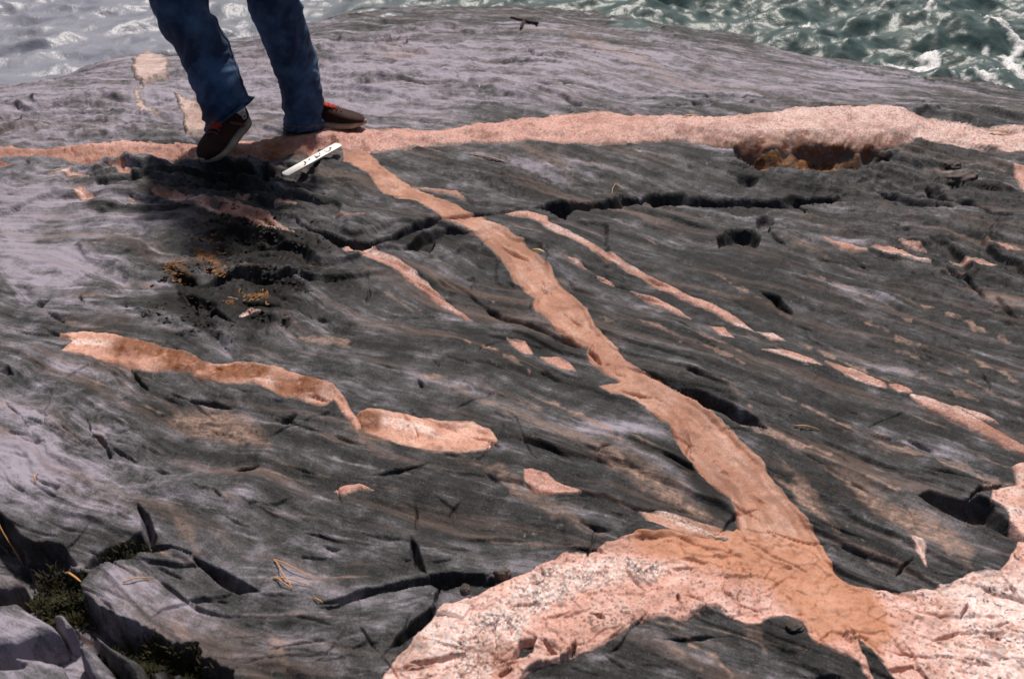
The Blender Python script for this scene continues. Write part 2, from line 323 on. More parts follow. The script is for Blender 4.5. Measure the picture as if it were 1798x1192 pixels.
band(tan, "1360,800 1400,840 1440,890 1470,930", [5,10,12,6], .5)
band(tan, "300,900 330,940 350,975", [10,16,8], .5); band(tan, "470,1100 490,1130 500,1170", [10,20,14], .6)
band(tan, "290,1070 310,1090 330,1110", [8,14,8], .55); band(tan, "1150,1110 1180,1140 1230,1180", [4,10,8], .5)
band(tan, "1290,1090 1330,1110 1345,1140", [4,9,4], .45); band(tan, "60,110 130,100 220,110", [4,8,4], .3)
band(tan, "640,90 700,95 780,90", [6,16,6], .35); band(tan, "980,60 1050,80 1130,110 1200,150", [4,8,8,4], .45); band(tan, "860,240 930,270 985,290 1010,330", [4,12,14,5], .3)
band(tan, "1220,520 1300,570 1330,600", [5,6,4], .2); band(tan, "880,548 940,575 960,590", [4,5,4], .55)
band(tan, "170,800 180,780 175,740", [4,5,3], .5); band(tan, "1370,410 1420,425 1460,445", [6,10,5], .4); band(tan, "1700,500 1760,530 1800,545", [5,16,16], .4)
for z_ in ["1390,470 1500,512 1600,560","1480,548 1600,600 1700,650","1550,600 1680,655 1790,705","1480,760 1620,800 1760,852","1340,690 1430,725 1510,762","1600,520 1700,560 1790,602","1250,480 1330,520 1400,560","1560,640 1640,668 1720,700","1640,800 1720,830 1798,860","1400,600 1470,628 1540,655","1180,590 1260,625 1330,660","1700,620 1760,650 1800,672","960,700 1030,735 1090,770","820,600 880,622 930,650","1000,560 1060,560 1100,580"]:
    band(tan, z_, [1.5,3.2,1.5], random.uniform(.5, .9))
for i in range(150):
    cx_, cy_ = random.uniform(0, 1798), random.uniform(60, 1150); xx, yy = pix(cx_, cy_)
    th = float(bil(TH, np.array([xx]), np.array([yy]))[0])+random.gauss(0, .06); L = random.uniform(.03, .16); w_ = random.uniform(1.2, 4)
    pts = np.array([proj(xx+q*L*math.cos(th), yy+q*L*math.sin(th), 0) for q in (-1, 0, 1)])
    k, sd = shape(('line', pts, [w_*.4, w_, w_*.4]), 8, 0.4); v_ = random.uniform(.2, .75)
    tan[k] = np.maximum(tan[k], v_*np.clip(sd/w_+.2, 0, 1))
palef = pale.ravel()
for i in range(700):
    cx_, cy_ = random.uniform(-20, 1820), random.uniform(40, 1190); xx, yy = pix(cx_, cy_)
    th = float(bil(TH, np.array([xx]), np.array([yy]))[0])+random.gauss(0, .07); L = random.uniform(.03, .22); w_ = random.uniform(1.0, 5.0)
    pts = np.array([proj(xx+q*L*math.cos(th), yy+q*L*math.sin(th), 0) for q in (-1, 0, 1)])
    k, sd = shape(('line', pts, [w_*.4, w_, w_*.4]), 8, 0.5); v_ = random.choice([-.38, .30, .42])*random.uniform(.4, 1)
    palef[k] += v_*np.clip(sd/w_+.25, 0, 1)
pale = np.clip(palef, 0, 1.25)
band(rust, "1290,268 1340,270 1400,271 1460,270 1550,267", [8,10,11,9,5], 1.2)
band(rust, "290,465 310,472 345,490", [8,18,8], .95); band(rust, "366,470 385,480", [10,12], .8); band(rust, "340,420 362,442 385,468", [8,20,9], 1.0); band(rust, "425,508 450,518 482,530", [6,11,6], 1.0)
band(rust, "398,520 420,526", [5,7], .7); band(rust, "400,375 450,382 480,398", [6,12,6], .5); band(rust, "660,82 690,74 712,62", [3,6,3], .45); band(rust, "610,735 640,760 680,775", [6,10,5], .5)
band(dark, "285,470 330,500 345,550 380,600", [16,30,30,14], .95); band(dark, "350,400 430,410 500,440 600,448", [26,48,40,14], 1.1); band(dark, "330,300 420,312 520,326", [24,30,20], 1.1); band(dark, "400,490 470,500 560,520", [16,30,14], .8); band(dark, "430,545 500,550", [10,14], .7)  # stains, plus painted shadow in the band closest below the shoe
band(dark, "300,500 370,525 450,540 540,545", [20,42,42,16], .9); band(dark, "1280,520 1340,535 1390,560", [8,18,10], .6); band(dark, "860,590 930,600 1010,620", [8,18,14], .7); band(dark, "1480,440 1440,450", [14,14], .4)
band(dark, "1190,760 1220,830 1260,890 1285,930", [6,22,26,14], .6); band(dark, "640,470 700,475 740,490", [8,14,8], .5); band(dark, "1300,1090 1360,1110 1420,1150", [8,30,20], .4)

# ------------------------------------------------------------------ materials
def mat(name):
    m = bpy.data.materials.new(name); m.use_nodes = True
    nt = m.node_tree; return m, nt, nt.nodes["Principled BSDF"]
class NB:
    def __init__(s, nt): s.nt = nt
    def n(s, t, **kw):
        o = s.nt.nodes.new("ShaderNode"+t)
        for k_, v in kw.items(): setattr(o, k_, v)
        return o
    def l(s, a, b): s.nt.links.new(a, b)
    def attr(s, name): o = s.n("Attribute"); o.attribute_name = name; return o
    def val(s, v, sock):
        if hasattr(v, "is_linked") or hasattr(v, "links"): s.l(v, sock)
        else: sock.default_value = v
    def math(s, op, a, b=0.0, c=None, clamp=False):
        o = s.n("Math", operation=op, use_clamp=clamp); s.val(a, o.inputs[0]); s.val(b, o.inputs[1])
        if c is not None: s.val(c, o.inputs[2])
        return o.outputs[0]
    def vmul(s, v, k_):
        o = s.n("VectorMath", operation='MULTIPLY'); s.l(v, o.inputs[0]); o.inputs[1].default_value = k_; return o.outputs[0]
    def noise(s, v, sc, det=4, rg=0.55, dist=0.0):
        o = s.n("TexNoise"); s.l(v, o.inputs["Vector"]); o.inputs["Scale"].default_value = sc; o.inputs["Detail"].default_value = det
        o.inputs["Roughness"].default_value = rg; o.inputs["Distortion"].default_value = dist; return o.outputs["Fac"]
    def vor(s, v, sc, out="Color", feat='F1', rnd=1.0):
        o = s.n("TexVoronoi", feature=feat); s.l(v, o.inputs["Vector"]); o.inputs["Scale"].default_value = sc; o.inputs["Randomness"].default_value = rnd
        return o.outputs[out]
    def ramp(s, f, stops):
        o = s.n("ValToRGB"); s.l(f, o.inputs[0]); e = o.color_ramp.elements
        while len(e) < len(stops): e.new(0.5)
        for q, (p_, c) in zip(e, stops): q.position = p_; q.color = (*c, 1) if len(c) == 3 else c
        return o.outputs[0]
    def mix(s, f, a, b, bt='MIX'):
        o = s.n("Mix", data_type='RGBA', blend_type=bt); s.val(f, o.inputs[0])
        for v, q in ((a, o.inputs[6]), (b, o.inputs[7])):
            if isinstance(v, tuple): q.default_value = (*v, 1)
            else: s.l(v, q)
        return o.outputs[2]
    def maprange(s, f, a, b, c=0., d=1.):
        o = s.n("MapRange"); s.l(f, o.inputs[0])
        for i, v in enumerate((a, b, c, d)): o.inputs[i+1].default_value = v
        return o.outputs[0]
    def bump(s, h, st, dist, nrm=None):
        o = s.n("Bump"); s.l(h, o.inputs["Height"]); o.inputs["Strength"].default_value = st; o.inputs["Distance"].default_value = dist
        if nrm is not None: s.l(nrm, o.inputs["Normal"])
        return o.outputs[0]

def gneiss_material():
    m, nt, b = mat("gneiss"); B = NB(nt)
    fv = B.attr("folia").outputs["Vector"]; mk = B.attr("mask"); oc = B.n("TexCoord").outputs["Object"]
    sep = B.n("SeparateColor"); B.l(mk.outputs["Color"], sep.inputs[0]); pl, tn, ru = sep.outputs; dk = mk.outputs["Alpha"]
    a = B.noise(B.vmul(fv, (18, 1.3, 1)), 1, 5, .6, .2); c = B.noise(B.vmul(fv, (80, 4.8, 1)), 1, 5, .65, .35); d = B.noise(B.vmul(fv, (260, 18, 1)), 1, 3, .6)
    e = B.noise(oc, 240, 4, .75); f = B.noise(oc, 26, 5, .6)
    pm = B.maprange(B.noise(B.vmul(fv, (6, 2.2, 1)), 1, 4, .6, .5), .36, .62, .12, 1.0)
    c2_ = B.math('ADD', B.math('MULTIPLY', B.math('SUBTRACT', c, .5), pm), .5); d2_ = B.math('ADD', B.math('MULTIPLY', B.math('SUBTRACT', d, .5), pm), .5)
    blot = B.math('ADD', B.math('MULTIPLY', B.noise(B.vmul(fv, (9, 3, 1)), 1, 6, .7, .8), .6), B.math('MULTIPLY', B.noise(oc, 11, 6, .72, .6), .4))
    s = B.math('ADD', B.math('MULTIPLY', a, .34), B.math('MULTIPLY', c2_, .26)); s = B.math('ADD', s, B.math('MULTIPLY', d2_, .12)); s = B.math('ADD', s, .06)
    s = B.math('ADD', s, B.math('MULTIPLY', B.math('SUBTRACT', blot, .5), .55)); s = B.math('ADD', s, .03)
    s = B.math('ADD', s, B.math('MULTIPLY', e, .22)); s = B.math('ADD', s, B.math('MULTIPLY', B.math('SUBTRACT', f, .5), .18))
    s = B.math('ADD', B.math('MULTIPLY', B.math('SUBTRACT', s, .56), 3.6), .50)
    s = B.math('ADD', s, B.math('MULTIPLY', B.math('SUBTRACT', pl, .4), .62))
    col = B.ramp(s, [(.12, (.0092, .0094, .0096)), (.36, (.0262, .0266, .0274)), (.54, (.058, .057, .061)), (.74, (.134, .125, .141)), (1.0, (.288, .260, .312))])
    big = B.noise(oc, 2.2, 3); col = B.mix(B.maprange(big, .4, .7, 0, .35), col, (1.0, .93, .90), 'MULTIPLY')
    bn = B.noise(B.vmul(fv, (14, .8, 1)), 1, 5, .65, .2); col = B.mix(B.maprange(bn, .54, .70, 0, .5), col, (.20, .130, .105))
    tf = B.math('MULTIPLY', B.math('MULTIPLY', tn, B.maprange(B.noise(B.vmul(fv, (55, 6, 1)), 1, 4, .7), .30, .54, .15, 1.1)), B.maprange(B.noise(B.vmul(oc, (1, 1, 1)), 38, 5, .75), .38, .58, .25, 1.0), clamp=True)
    col = B.mix(tf, col, B.mix(B.maprange(B.noise(oc, 160, 4, .7), .35, .65), (.42, .268, .208), (.20, .135, .108)))
    col = B.mix(B.math('MULTIPLY', ru, B.maprange(B.noise(oc, 45, 4, .7), .35, .6), clamp=True), col, (.27, .115, .038))
    lich = B.math('MULTIPLY', B.maprange(B.noise(oc, 34, 6, .75), .60, .68), B.maprange(B.noise(oc, 5, 3), .5, .62), clamp=True)
    col = B.mix(B.math('MULTIPLY', lich, .45), col, (.34, .31, .31))
    spk = B.maprange(B.noise(oc, 300, 4, .75), .58, .70); col = B.mix(B.math('MULTIPLY', spk, .42), col, (.34, .27, .26))
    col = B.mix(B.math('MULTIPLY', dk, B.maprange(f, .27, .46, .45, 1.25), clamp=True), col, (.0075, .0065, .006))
    B.l(col, b.inputs["Base Color"]); b.inputs["Specular IOR Level"].default_value = .18
    B.l(B.maprange(c, .3, .7, .55, .8), b.inputs["Roughness"])
    n0 = B.bump(c, .55, .006); n0 = B.bump(f, .35, .008, n0); n0 = B.bump(e, .45, .0022, n0); n0 = B.bump(d, .3, .002, n0); B.l(n0, b.inputs["Normal"])
    return m
def granite_material(name, c0, c1, c2, grain, white, darkn):
    m, nt, b = mat(name); B = NB(nt); oc = B.n("TexCoord").outputs["Object"]; tk = B.attr("tone")
    sep = B.n("SeparateColor"); B.l(tk.outputs["Color"], sep.inputs[0]); ru, wh, dk = sep.outputs
    big = B.noise(oc, 7, 4, .6, .3); mid = B.noise(oc, 38, 4, .65); fine = B.noise(oc, 260, 3, .7)
    s = B.math('ADD', B.math('MULTIPLY', big, .40), B.math('ADD', B.math('MULTIPLY', mid, .35), B.math('MULTIPLY', fine, .30)))
    col = B.ramp(s, [(.36, c0), (.52, c1), (.70, c2)])
    vc = B.vor(oc, grain); sv = B.n("SeparateColor"); B.l(vc, sv.inputs[0])
    col = B.mix(B.math('MULTIPLY', B.maprange(sv.outputs[0], .55, .9), white), col, (.72, .60, .56))
    col = B.mix(B.math('MULTIPLY', B.maprange(sv.outputs[1], .80, .9), darkn), col, (.09, .055, .045))
    col = B.mix(B.math('MULTIPLY', wh, B.maprange(sv.outputs[2], .2, .5), clamp=True), col, (.80, .74, .72))
    col = B.mix(B.math('MULTIPLY', dk, B.maprange(sv.outputs[1], .45, .7), clamp=True), col, (.045, .042, .04))
    col = B.mix(B.math('MULTIPLY', ru, B.maprange(mid, .28, .50, .25, 1.15), clamp=True), col, B.mix(B.maprange(fine, .4, .6), (.27, .088, .022), (.11, .033, .011)))
    st = B.maprange(B.noise(oc, 13, 5, .7), .50, .66, 0, .55); col = B.mix(st, col, tuple(v*.62 for v in c0))
    bt = B.ramp(B.noise(oc, 3.6, 5, .65), [(.34, (.62, .52, .47)), (.50, (.90, .87, .86)), (.66, (1.0, 1.0, 1.0))]); col = B.mix(.85, col, bt, 'MULTIPLY')
    fe = B.math('ADD', B.math('MULTIPLY', tk.outputs["Alpha"], 1.1), B.noise(oc, 60, 4, .7)); fm = B.maprange(fe, .78, .62)
    col = B.mix(B.math('MULTIPLY', fm, .8), col, (.115, .088, .078))
    bl = B.attr("blend").outputs["Fac"]
    col = B.mix(B.maprange(B.math('ADD', bl, B.math('MULTIPLY', B.math('SUBTRACT', mid, .5), .9)), .2, .8), col, B.ramp(s, [(.36, (.31, .122, .058)), (.54, (.47, .215, .128)), (.70, (.57, .325, .235))]))
    B.l(col, b.inputs["Base Color"]); b.inputs["Roughness"].default_value = .62; b.inputs["Specular IOR Level"].default_value = .4
    n0 = B.bump(mid, .4, .006); n0 = B.bump(fine, .5, .0025, n0); B.l(n0, b.inputs["Normal"])
    return m
M_gneiss = gneiss_material()
M_dyke = granite_material("pink_granite", (.33, .105, .062), (.55, .235, .172), (.68, .385, .315), 200, .22, .6)
M_aplite = granite_material("tan_aplite", (.29, .112, .058), (.44, .203, .125), (.54, .30, .215), 300, .08, .25)
M_peg = granite_material("pegmatite", (.50, .190, .105), (.70, .395, .325), (.86, .66, .61), 210, .35, .55)
M_lens = granite_material("pink_lens", (.42, .145, .062), (.60, .275, .178), (.74, .46, .36), 320, .12, .2)
M_pale = granite_material("pale_granite", (.36, .215, .175), (.50, .345, .305), (.60, .465, .43), 260, .2, .35)
M_vein = granite_material("pink_vein", (.26, .078, .040), (.45, .165, .102), (.60, .31, .235), 330, .25, .5)

# ------------------------------------------------------------------ rock meshes from the sheet
def add_mesh(name, co, quads, material, parent=None, attrs=None):
    me = bpy.data.meshes.new(name); n = len(co); f = len(quads)
    me.vertices.add(n); me.vertices.foreach_set("co", np.ascontiguousarray(co, np.float32).ravel())
    me.loops.add(f*4); me.polygons.add(f)
    me.loops.foreach_set("vertex_index", np.ascontiguousarray(quads, np.int32).ravel())
    me.polygons.foreach_set("loop_start", np.arange(f, dtype=np.int32)*4)
    me.polygons.foreach_set("use_smooth", np.ones(f, bool))
    for k_, (ty, arr) in (attrs or {}).items():
        at = me.attributes.new(k_, ty, 'POINT')
        at.data.foreach_set({'FLOAT_VECTOR': "vector", 'FLOAT_COLOR': "color", 'FLOAT': "value"}[ty], np.ascontiguousarray(arr, np.float32).ravel())
    me.update(calc_edges=True); me.validate()
    me.materials.append(material)
    o = bpy.data.objects.new(name, me); COL.objects.link(o); o.parent = parent
    return o
idx = np.arange(R_*C_).reshape(R_, C_)
QUADS = np.stack([idx[:-1, :-1], idx[:-1, 1:], idx[1:, 1:], idx[1:, :-1]], -1).reshape(-1, 4)
Xf, Yf = X.ravel(), Y.ravel()
FOL = np.stack([psi.ravel(), phi.ravel(), np.zeros(R_*C_)], -1)
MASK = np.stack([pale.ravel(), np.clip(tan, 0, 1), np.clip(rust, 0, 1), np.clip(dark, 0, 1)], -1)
bed = Hc.copy()
VEINS = []
def vein(name, spec, proud, material, rough=1.0, slope=1/5., base=None, tone=None, lump=0.0, sink=0.022, label=None, fill=False, blend=None, feather=9.0):
    """a vein let into the rock: its face stands PROUD of the rock inside its outline and dips under it outside"""
    k, sd = shape(spec, 9, rough, EDGEV)
    full = np.full(R_*C_, -99.0); full[k] = sd
    b0 = Hc if base is None else base
    w = np.clip(sd/9.0, 0, 1)
    cv = carve[k]*(0.9+0.2*(EDGE2[k]/4)) if base is None else 0.0
    z = b0[k]*(1-w)+(Hsf[k]+cv)*w
    pr = proud(k) if callable(proud) else proud
    z = z+np.clip(sd*slope, -1.6, 1)*np.maximum(pr*0.45, 0.0035)*np.where(sd < 0, 1.4, 1)
    if lump: z = z+w*lump*(fbm(Xf[k]*11, Yf[k]*11, 3, 61)+0.45*fbm(Xf[k]*38, Yf[k]*38, 3, 66))
    zz = np.zeros(R_*C_); zz[k] = z
    if not fill: bed[k] = np.where(sd > 0, np.minimum(bed[k], z-sink*np.clip(sd/3, 0, 1)), bed[k])
    VEINS.append((name, full, zz, material, tone, label, blend, feather))
def q(s): return ('poly', P(s))
def ln(s, w): return ('line', P(s), w)

DYKE = q("-300,262 0,261 83,260 145,253 217,249 282,248 350,246 423,240 470,237 542,231 654,226 770,226 878,218 961,210 1034,207 1142,206 1235,208 1329,205 1379,197 1473,195 1582,197 1614,212 1665,222 1734,234 1798,226 2100,222 "
         "2100,275 1798,272 1745,268 1672,257 1612,250 1582,264 1517,268 1437,267 1379,270 1303,268 1256,263 1195,250 1148,256 998,259 925,256 882,261 835,253 781,253 708,259 654,266 600,262 542,260 488,274 434,281 408,278 343,278 271,278 199,288 137,292 108,288 47,286 0,288 -300,290")
def t_dyke(k):
    r = np.zeros((len(k), 3)); x, y = PXf[k], PYf[k]
    r[:, 0] = np.clip(np.maximum(1-np.abs(x-480)/70, 0)+0.9*np.clip((y-252)/14, 0, 1)*(x > 900)*(x < 1600)+0.5*np.clip((y-262)/10, 0, 1)*(x < 340)+1.2*np.clip((y-266+EDGE[k]*2.2)/7, 0, 1)*(x > 1270)*(x < 1590), 0, 1.25)  # rust; the brown stretch between the feet is leg shadow painted in
    r[:, 1] = 0.15+0.40*sstep(1000, 1450, x); r[:, 2] = 0.22
    return r
vein("granite_dyke", DYKE, lambda k: 0.055+0.062*sstep(950, 1350, PXf[k])-0.08*sstep(1560, 1640, PXf[k]), M_dyke, 1.0, 1/15., tone=t_dyke, lump=.006,
     label="long pink granite dyke with rusty underside crossing the whole outcrop")
PEG = q("600,1300 672,1192 701,1152 737,1109 777,1062 817,1048 831,1040 900,1011 947,986 976,975 994,961 1034,970 1066,950 1106,935 1164,935 1250,940 1293,925 1420,960 1480,1010 1491,1019 1538,1024 1582,1031 1629,1028 1669,1022 1701,1001 1759,997 1788,950 1900,935 2060,905 2230,940 2380,1040 2440,1160 2360,1280 "
        "2100,1290 1590,1260 1578,1200 1545,1160 1510,1125 1490,1106 1515,1150 1540,1200 1545,1260 1536,1260 1525,1190 1510,1163 1466,1142 1430,1120 1415,1098 1387,1082 1350,1084 1311,1095 1278,1087 1260,1073 1238,1076 1207,1089 1164,1087 1113,1091 1088,1116 1059,1138 1001,1152 976,1160 930,1180 900,1215 890,1300")
CRY = [("line", P("815,1192 850,1130 900,1080 950,1035 1010,1010 1080,990"), [40,44,40,36,34,20]), ("line", P("1040,1020 1120,1000 1200,1000"), [22,26,12]), ("line", P("1180,985 1280,1000 1380,1020"), [5,12,10])]
def t_peg(k):
    r = np.zeros((len(k), 3)); x, y = PXf[k], PYf[k]
    c = np.maximum.reduce([sd_line(x, y, s[1], s[2], False) for s in CRY])+EDGE[k]*3
    r[:, 1] = np.clip(c/14, 0, 1)*0.75; r[:, 1] = np.maximum(r[:, 1], 0.75*sstep(1560, 1760, x+EDGE[k]*14)*sstep(960, 1040, y))
    r[:, 1] = np.maximum(r[:, 1], 0.85*np.exp(-((x-770)/120)**2-((y-1125)/60)**2))
    r[:, 2] = 0.10+0.55*np.clip(c/14, 0, 1)*sstep(-.3, .5, fbm(Xf[k]*20, Yf[k]*20, 2, 71)); r[:, 2] += 0.5*np.exp(-((x-1090)/60)**2-((y-1090)/26)**2)
    r[:, 2] += .85*sstep(.25, .6, fbm(psi.ravel()[k]*70, phi.ravel()[k]*9, 3, 88))*sstep(1420, 1560, x)
    r[:, 0] = 0.55*np.exp(-((x-1180)/130)**2-((y-945)/28)**2)+0.3*np.exp(-((x-1080)/70)**2-((y-1110)/26)**2)+0.35*np.exp(-((x-720)/40)**2-((y-1140)/40)**2)
    return r
vein("pegmatite_body", PEG, lambda k: 0.014+0.012*np.exp(-((PXf[k]-820)/160)**2), M_peg, 1.4, 1/6., tone=t_peg, lump=.004, blend=lambda k: np.clip(1.15+(np.maximum(sd_poly(PXf[k], PYf[k], APL[1]), sd_line(PXf[k], PYf[k], P("1150,930 1250,955 1340,985"), [16,22,10], False)))/42, 0, 1),
     label="broad pale pink pegmatite with white crystals in the near corner")
pegk, pegsd, pegz, *_ = VEINS[-1][0], VEINS[-1][1], VEINS[-1][2]
# blocky crystals, cracks and pits in the pegmatite
kk = np.nonzero(pegsd > 4)[0]; xx, yy = Xf[kk], Yf[kk]
crm = np.clip((np.maximum.reduce([sd_line(PXf[kk], PYf[kk], s[1], s[2], False) for s in CRY])+EDGE[kk]*3)/12, 0, 1)
def worley(x, y, f, seed):
    gx, gy = np.floor(x*f), np.floor(y*f); d1 = np.full(x.shape, 9.0); d2 = d1.copy(); hv = np.zeros(x.shape)
    for i in (-1, 0, 1):
        for j in (-1, 0, 1):
            a = (gx+i).astype(np.int64); b_ = (gy+j).astype(np.int64)
            h = (a*374761393+b_*668265263+seed*69069) & 0x7fffffff; h = (h ^ (h >> 13))*1274126177 & 0x7fffffff
            r1 = (h & 1023)/1023.; r2 = ((h >> 10) & 1023)/1023.; r3 = ((h >> 20) & 255)/255.
            d = np.hypot(x*f-(gx+i+r1), y*f-(gy+j+r2)); c = d < d1
            d2 = np.where(c, d1, np.minimum(d2, d)); hv = np.where(c, r3, hv); d1 = np.where(c, d, d1)
    return d1, d2, hv
d1, d2, hv = worley(xx, yy, 95, 3)
pegz[kk] += crm*((hv-.5)*0.006+np.clip((d2-d1)/.25, 0, 1)*0.005-0.003+(d1*hv)*.003)
def facets(x, y, f, seed):
    gx, gy = np.floor(x*f), np.floor(y*f); d1 = np.full(x.shape, 9.0); out = np.zeros(x.shape)
    for i in (-1, 0, 1):
        for j in (-1, 0, 1):
            h = ((gx+i).astype(np.int64)*374761393+(gy+j).astype(np.int64)*668265263+seed*69069) & 0x7fffffff; h = (h ^ (h >> 13))*1274126177 & 0x7fffffff
            r1 = (h & 1023)/1023.; r2 = ((h >> 10) & 1023)/1023.; r3 = ((h >> 5) & 255)/255.-.5; r4 = ((h >> 17) & 255)/255.-.5; r5 = ((h >> 21) & 255)/255.-.5
            dx, dy = x*f-(gx+i+r1), y*f-(gy+j+r2); d = np.hypot(dx, dy); c = d < d1
            out = np.where(c, r3*dx+r4*dy+.7*r5, out); d1 = np.where(c, d, d1)
    return out
wf = .012*fbm(xx*9, yy*9, 2, 45)
pegz[kk] += (1-.6*crm)*(0.009*facets(xx+wf+yy*.4, yy*1.2-xx*.2+wf, 15, 4)+0.0045*facets(xx+wf, yy-wf, 42, 6))
wq = .05*fbm(xx*6, yy*6, 3, 5)
d1, d2, hv = worley(xx*.8+wq+yy*.3, yy*1.3+wq, 9, 8); pm = sstep(-.1, .5, fbm(xx*3, yy*3, 2, 6))
pegz[kk] += (1-crm)*((hv-.5)*.006*pm-0.0045*pm*(1-np.clip((d2-d1)/.06, 0, 1))+.003*fbm(xx*30, yy*30, 3, 17))
def vgroove(zarr, fullsd, pts, w, depth):
    k, sd = shape(('line', P(pts), w), 8, .8); k2 = fullsd[k] > 2
    zarr[k[k2]] -= depth*np.clip(sd[k2]/(np.max(w)*.5), 0, 1)
for s_, w_, d_ in [("900,1160 925,1140 945,1120",[6,16,8],.035),("880,1185 895,1178",[10,10],.04),("720,1165 770,1160 800,1152 840,1150",[3,5,4,2],.02),("948,1118 962,1136 975,1150",[3,4,3],.02),
    ("948,990 955,1010 962,1032",[2,3,3],.012),("1010,1130 1004,1150 1003,1160",[6,7,4],.03),("1035,1080 1052,1085 1062,1094",[3,5,3],.02),("980,1085 978,1098",[5,5],.02),("1190,1050 1192,1070",[3,3],.012),
    ("1265,1010 1270,1040 1300,1062 1330,1070",[2,3,3,2],.012),("1425,1045 1432,1062 1436,1072",[2,4,2],.01),("1640,1040 1655,1060",[2,3],.012),("1760,1005 1780,1030 1798,1050",[3,4,4],.02),
    ("1700,1060 1690,1075",[4,4],.02),("1740,1100 1770,1090",[4,5],.02),("1560,1180 1600,1168 1620,1172",[4,6,3],.025),("1780,1080 1798,1090",[5,7],.025),("1700,1120 1740,1112 1790,1105",[2,3,3],.012),
    ("1640,1150 1700,1160 1750,1170",[2,3,3],.012),("1780,1185 1798,1188",[6,6],.03),("700,1180 740,1176",[3,3],.015)]:
    vgroove(pegz, pegsd, s_, w_, d_)
APL = q("600,256 604,286 625,297 647,307 658,325 669,338 719,358 750,376 781,396 795,402 831,416 857,441 886,467 896,485 925,514 940,528 933,543 962,564 976,582 1030,615 1030,633 1056,655 1088,673 1066,676 1052,682 1074,696 1113,704 1142,727 1175,749 1186,774 1207,810 1242,849 1275,874 1293,907 "
        "1297,935 1325,975 1375,1015 1410,1050 1432,1082 1455,1098 1480,1084 1505,1094 1530,1120 1545,1100 1530,1068 1512,1040 1493,1021 1466,993 1437,943 1401,896 1361,852 1340,816 1296,782 1280,762 1250,736 1222,713 1193,695 1153,669 1121,651 1095,633 1074,604 1045,575 1030,543 1005,514 983,499 962,467 925,436 893,412 875,401 831,380 774,354 723,329 678,296 640,258")
def t_apl(k):
    r = np.zeros((len(k), 3)); x, y = PXf[k], PYf[k]
    r[:, 1] = 0.14*np.clip(1.2-np.abs(sd_line(x, y, P("1215,700 1250,760 1330,850 1390,930 1420,1000"), 0, False))/9+EDGE[k]*.12, 0, 1)
    r[:, 0] = 0.35*np.clip((y-560)/400, 0, 1)*sstep(.0, .6, fbm(Xf[k]*5, Yf[k]*5, 2, 81)); r[:, 2] = .05
    al = (x*.55+y)*.011; r[:, 1] = np.maximum(r[:, 1], 0.20*sstep(.05, .6, fbm(apsd[k]*.075+al*.15, al, 3, 86))); r[:, 0] = np.maximum(r[:, 0], .45*sstep(.1, .6, fbm(apsd[k]*.06, al*.8, 3, 87)))
    return r
vein("aplite_dyke", APL, 0.010, M_aplite, .9, 1/5., tone=t_apl, lump=.003, base=None, blend=lambda k: sstep(900, 985, PYf[k]+EDGE[k]*4), sink=.022, label="smooth tan aplite dyke running obliquely from the pink dyke to the pegmatite")
apn, apsd, apz = VEINS[-1][0], VEINS[-1][1], VEINS[-1][2]
kk = np.nonzero((apsd > -60) & (pegsd > 0))[0]; apz[kk] = np.where(apsd[kk] > -9, pegz[kk]+np.clip(apsd[kk]/5, -1.6, 1)*.0016, apz[kk])
pegz[kk] -= 0.018*np.clip(apsd[kk]/4-0.2, 0, 1)
for s_, w_, d_ in [("1205,760 1212,780 1208,800 1222,812",[2,3,3,2],.008),("885,435 893,436",[2,3],.006),("1028,612 1040,628 1052,640",[3,4,2],.012),("1066,642 1085,640",[4,3],.01),("1250,775 1254,780",[2,2],.006),
                   ("604,288 625,283 640,280",[2,2,2],.008),("1425,1045 1433,1068",[2,3],.008),("920,440 940,446 958,448",[2,3,2],.008)]:
    vgroove(apz, apsd, s_, w_, d_)
rj = random.Random(21)
for i in range(16):
    bx0 = rj.uniform(20, 1780); yt = np.interp(bx0, [0, 350, 650, 1000, 1400, 1600, 1798], [258, 246, 226, 208, 196, 206, 230]); yb = np.interp(bx0, [0, 350, 650, 1000, 1400, 1600, 1798], [290, 280, 264, 260, 268, 262, 272])
    vgroove(VEINS[0][2], VEINS[0][1], " ".join("%f,%f" % (bx0+rj.gauss(0, 5)+q_*rj.uniform(-4, 10), yt+(yb-yt)*q_/4) for q_ in range(5)), [.8, 1.5, 1.6, 1.5, 1], rj.uniform(.004, .010))
mid_l = P("622,270 690,322 760,365 850,410 900,450 950,500 985,550 1040,600 1080,650 1150,700 1220,760 1270,830 1330,890 1380,950")
for i in range(13):
    q_ = rj.uniform(0, 12.9); j_ = int(q_); c_ = mid_l[j_]*(1-q_+j_)+mid_l[j_+1]*(q_-j_); d_ = mid_l[j_+1]-mid_l[j_]; d_ = d_/np.hypot(*d_); a_ = rj.choice([1.2, -1.1, .35, -.3, 1.6]); dv = np.array([d_[0]*math.cos(a_)-d_[1]*math.sin(a_), d_[0]*math.sin(a_)+d_[1]*math.cos(a_)])
    L_ = rj.uniform(18, 46); vgroove(apz, apsd, " ".join("%f,%f" % tuple(c_+dv*L_*(t_-.5)+np.array([rj.gauss(0, 1.5), rj.gauss(0, 1.5)])) for t_ in (0, .25, .5, .75, 1)), [.6, 1.3, 1.4, 1.3, .6], rj.uniform(.003, .007))
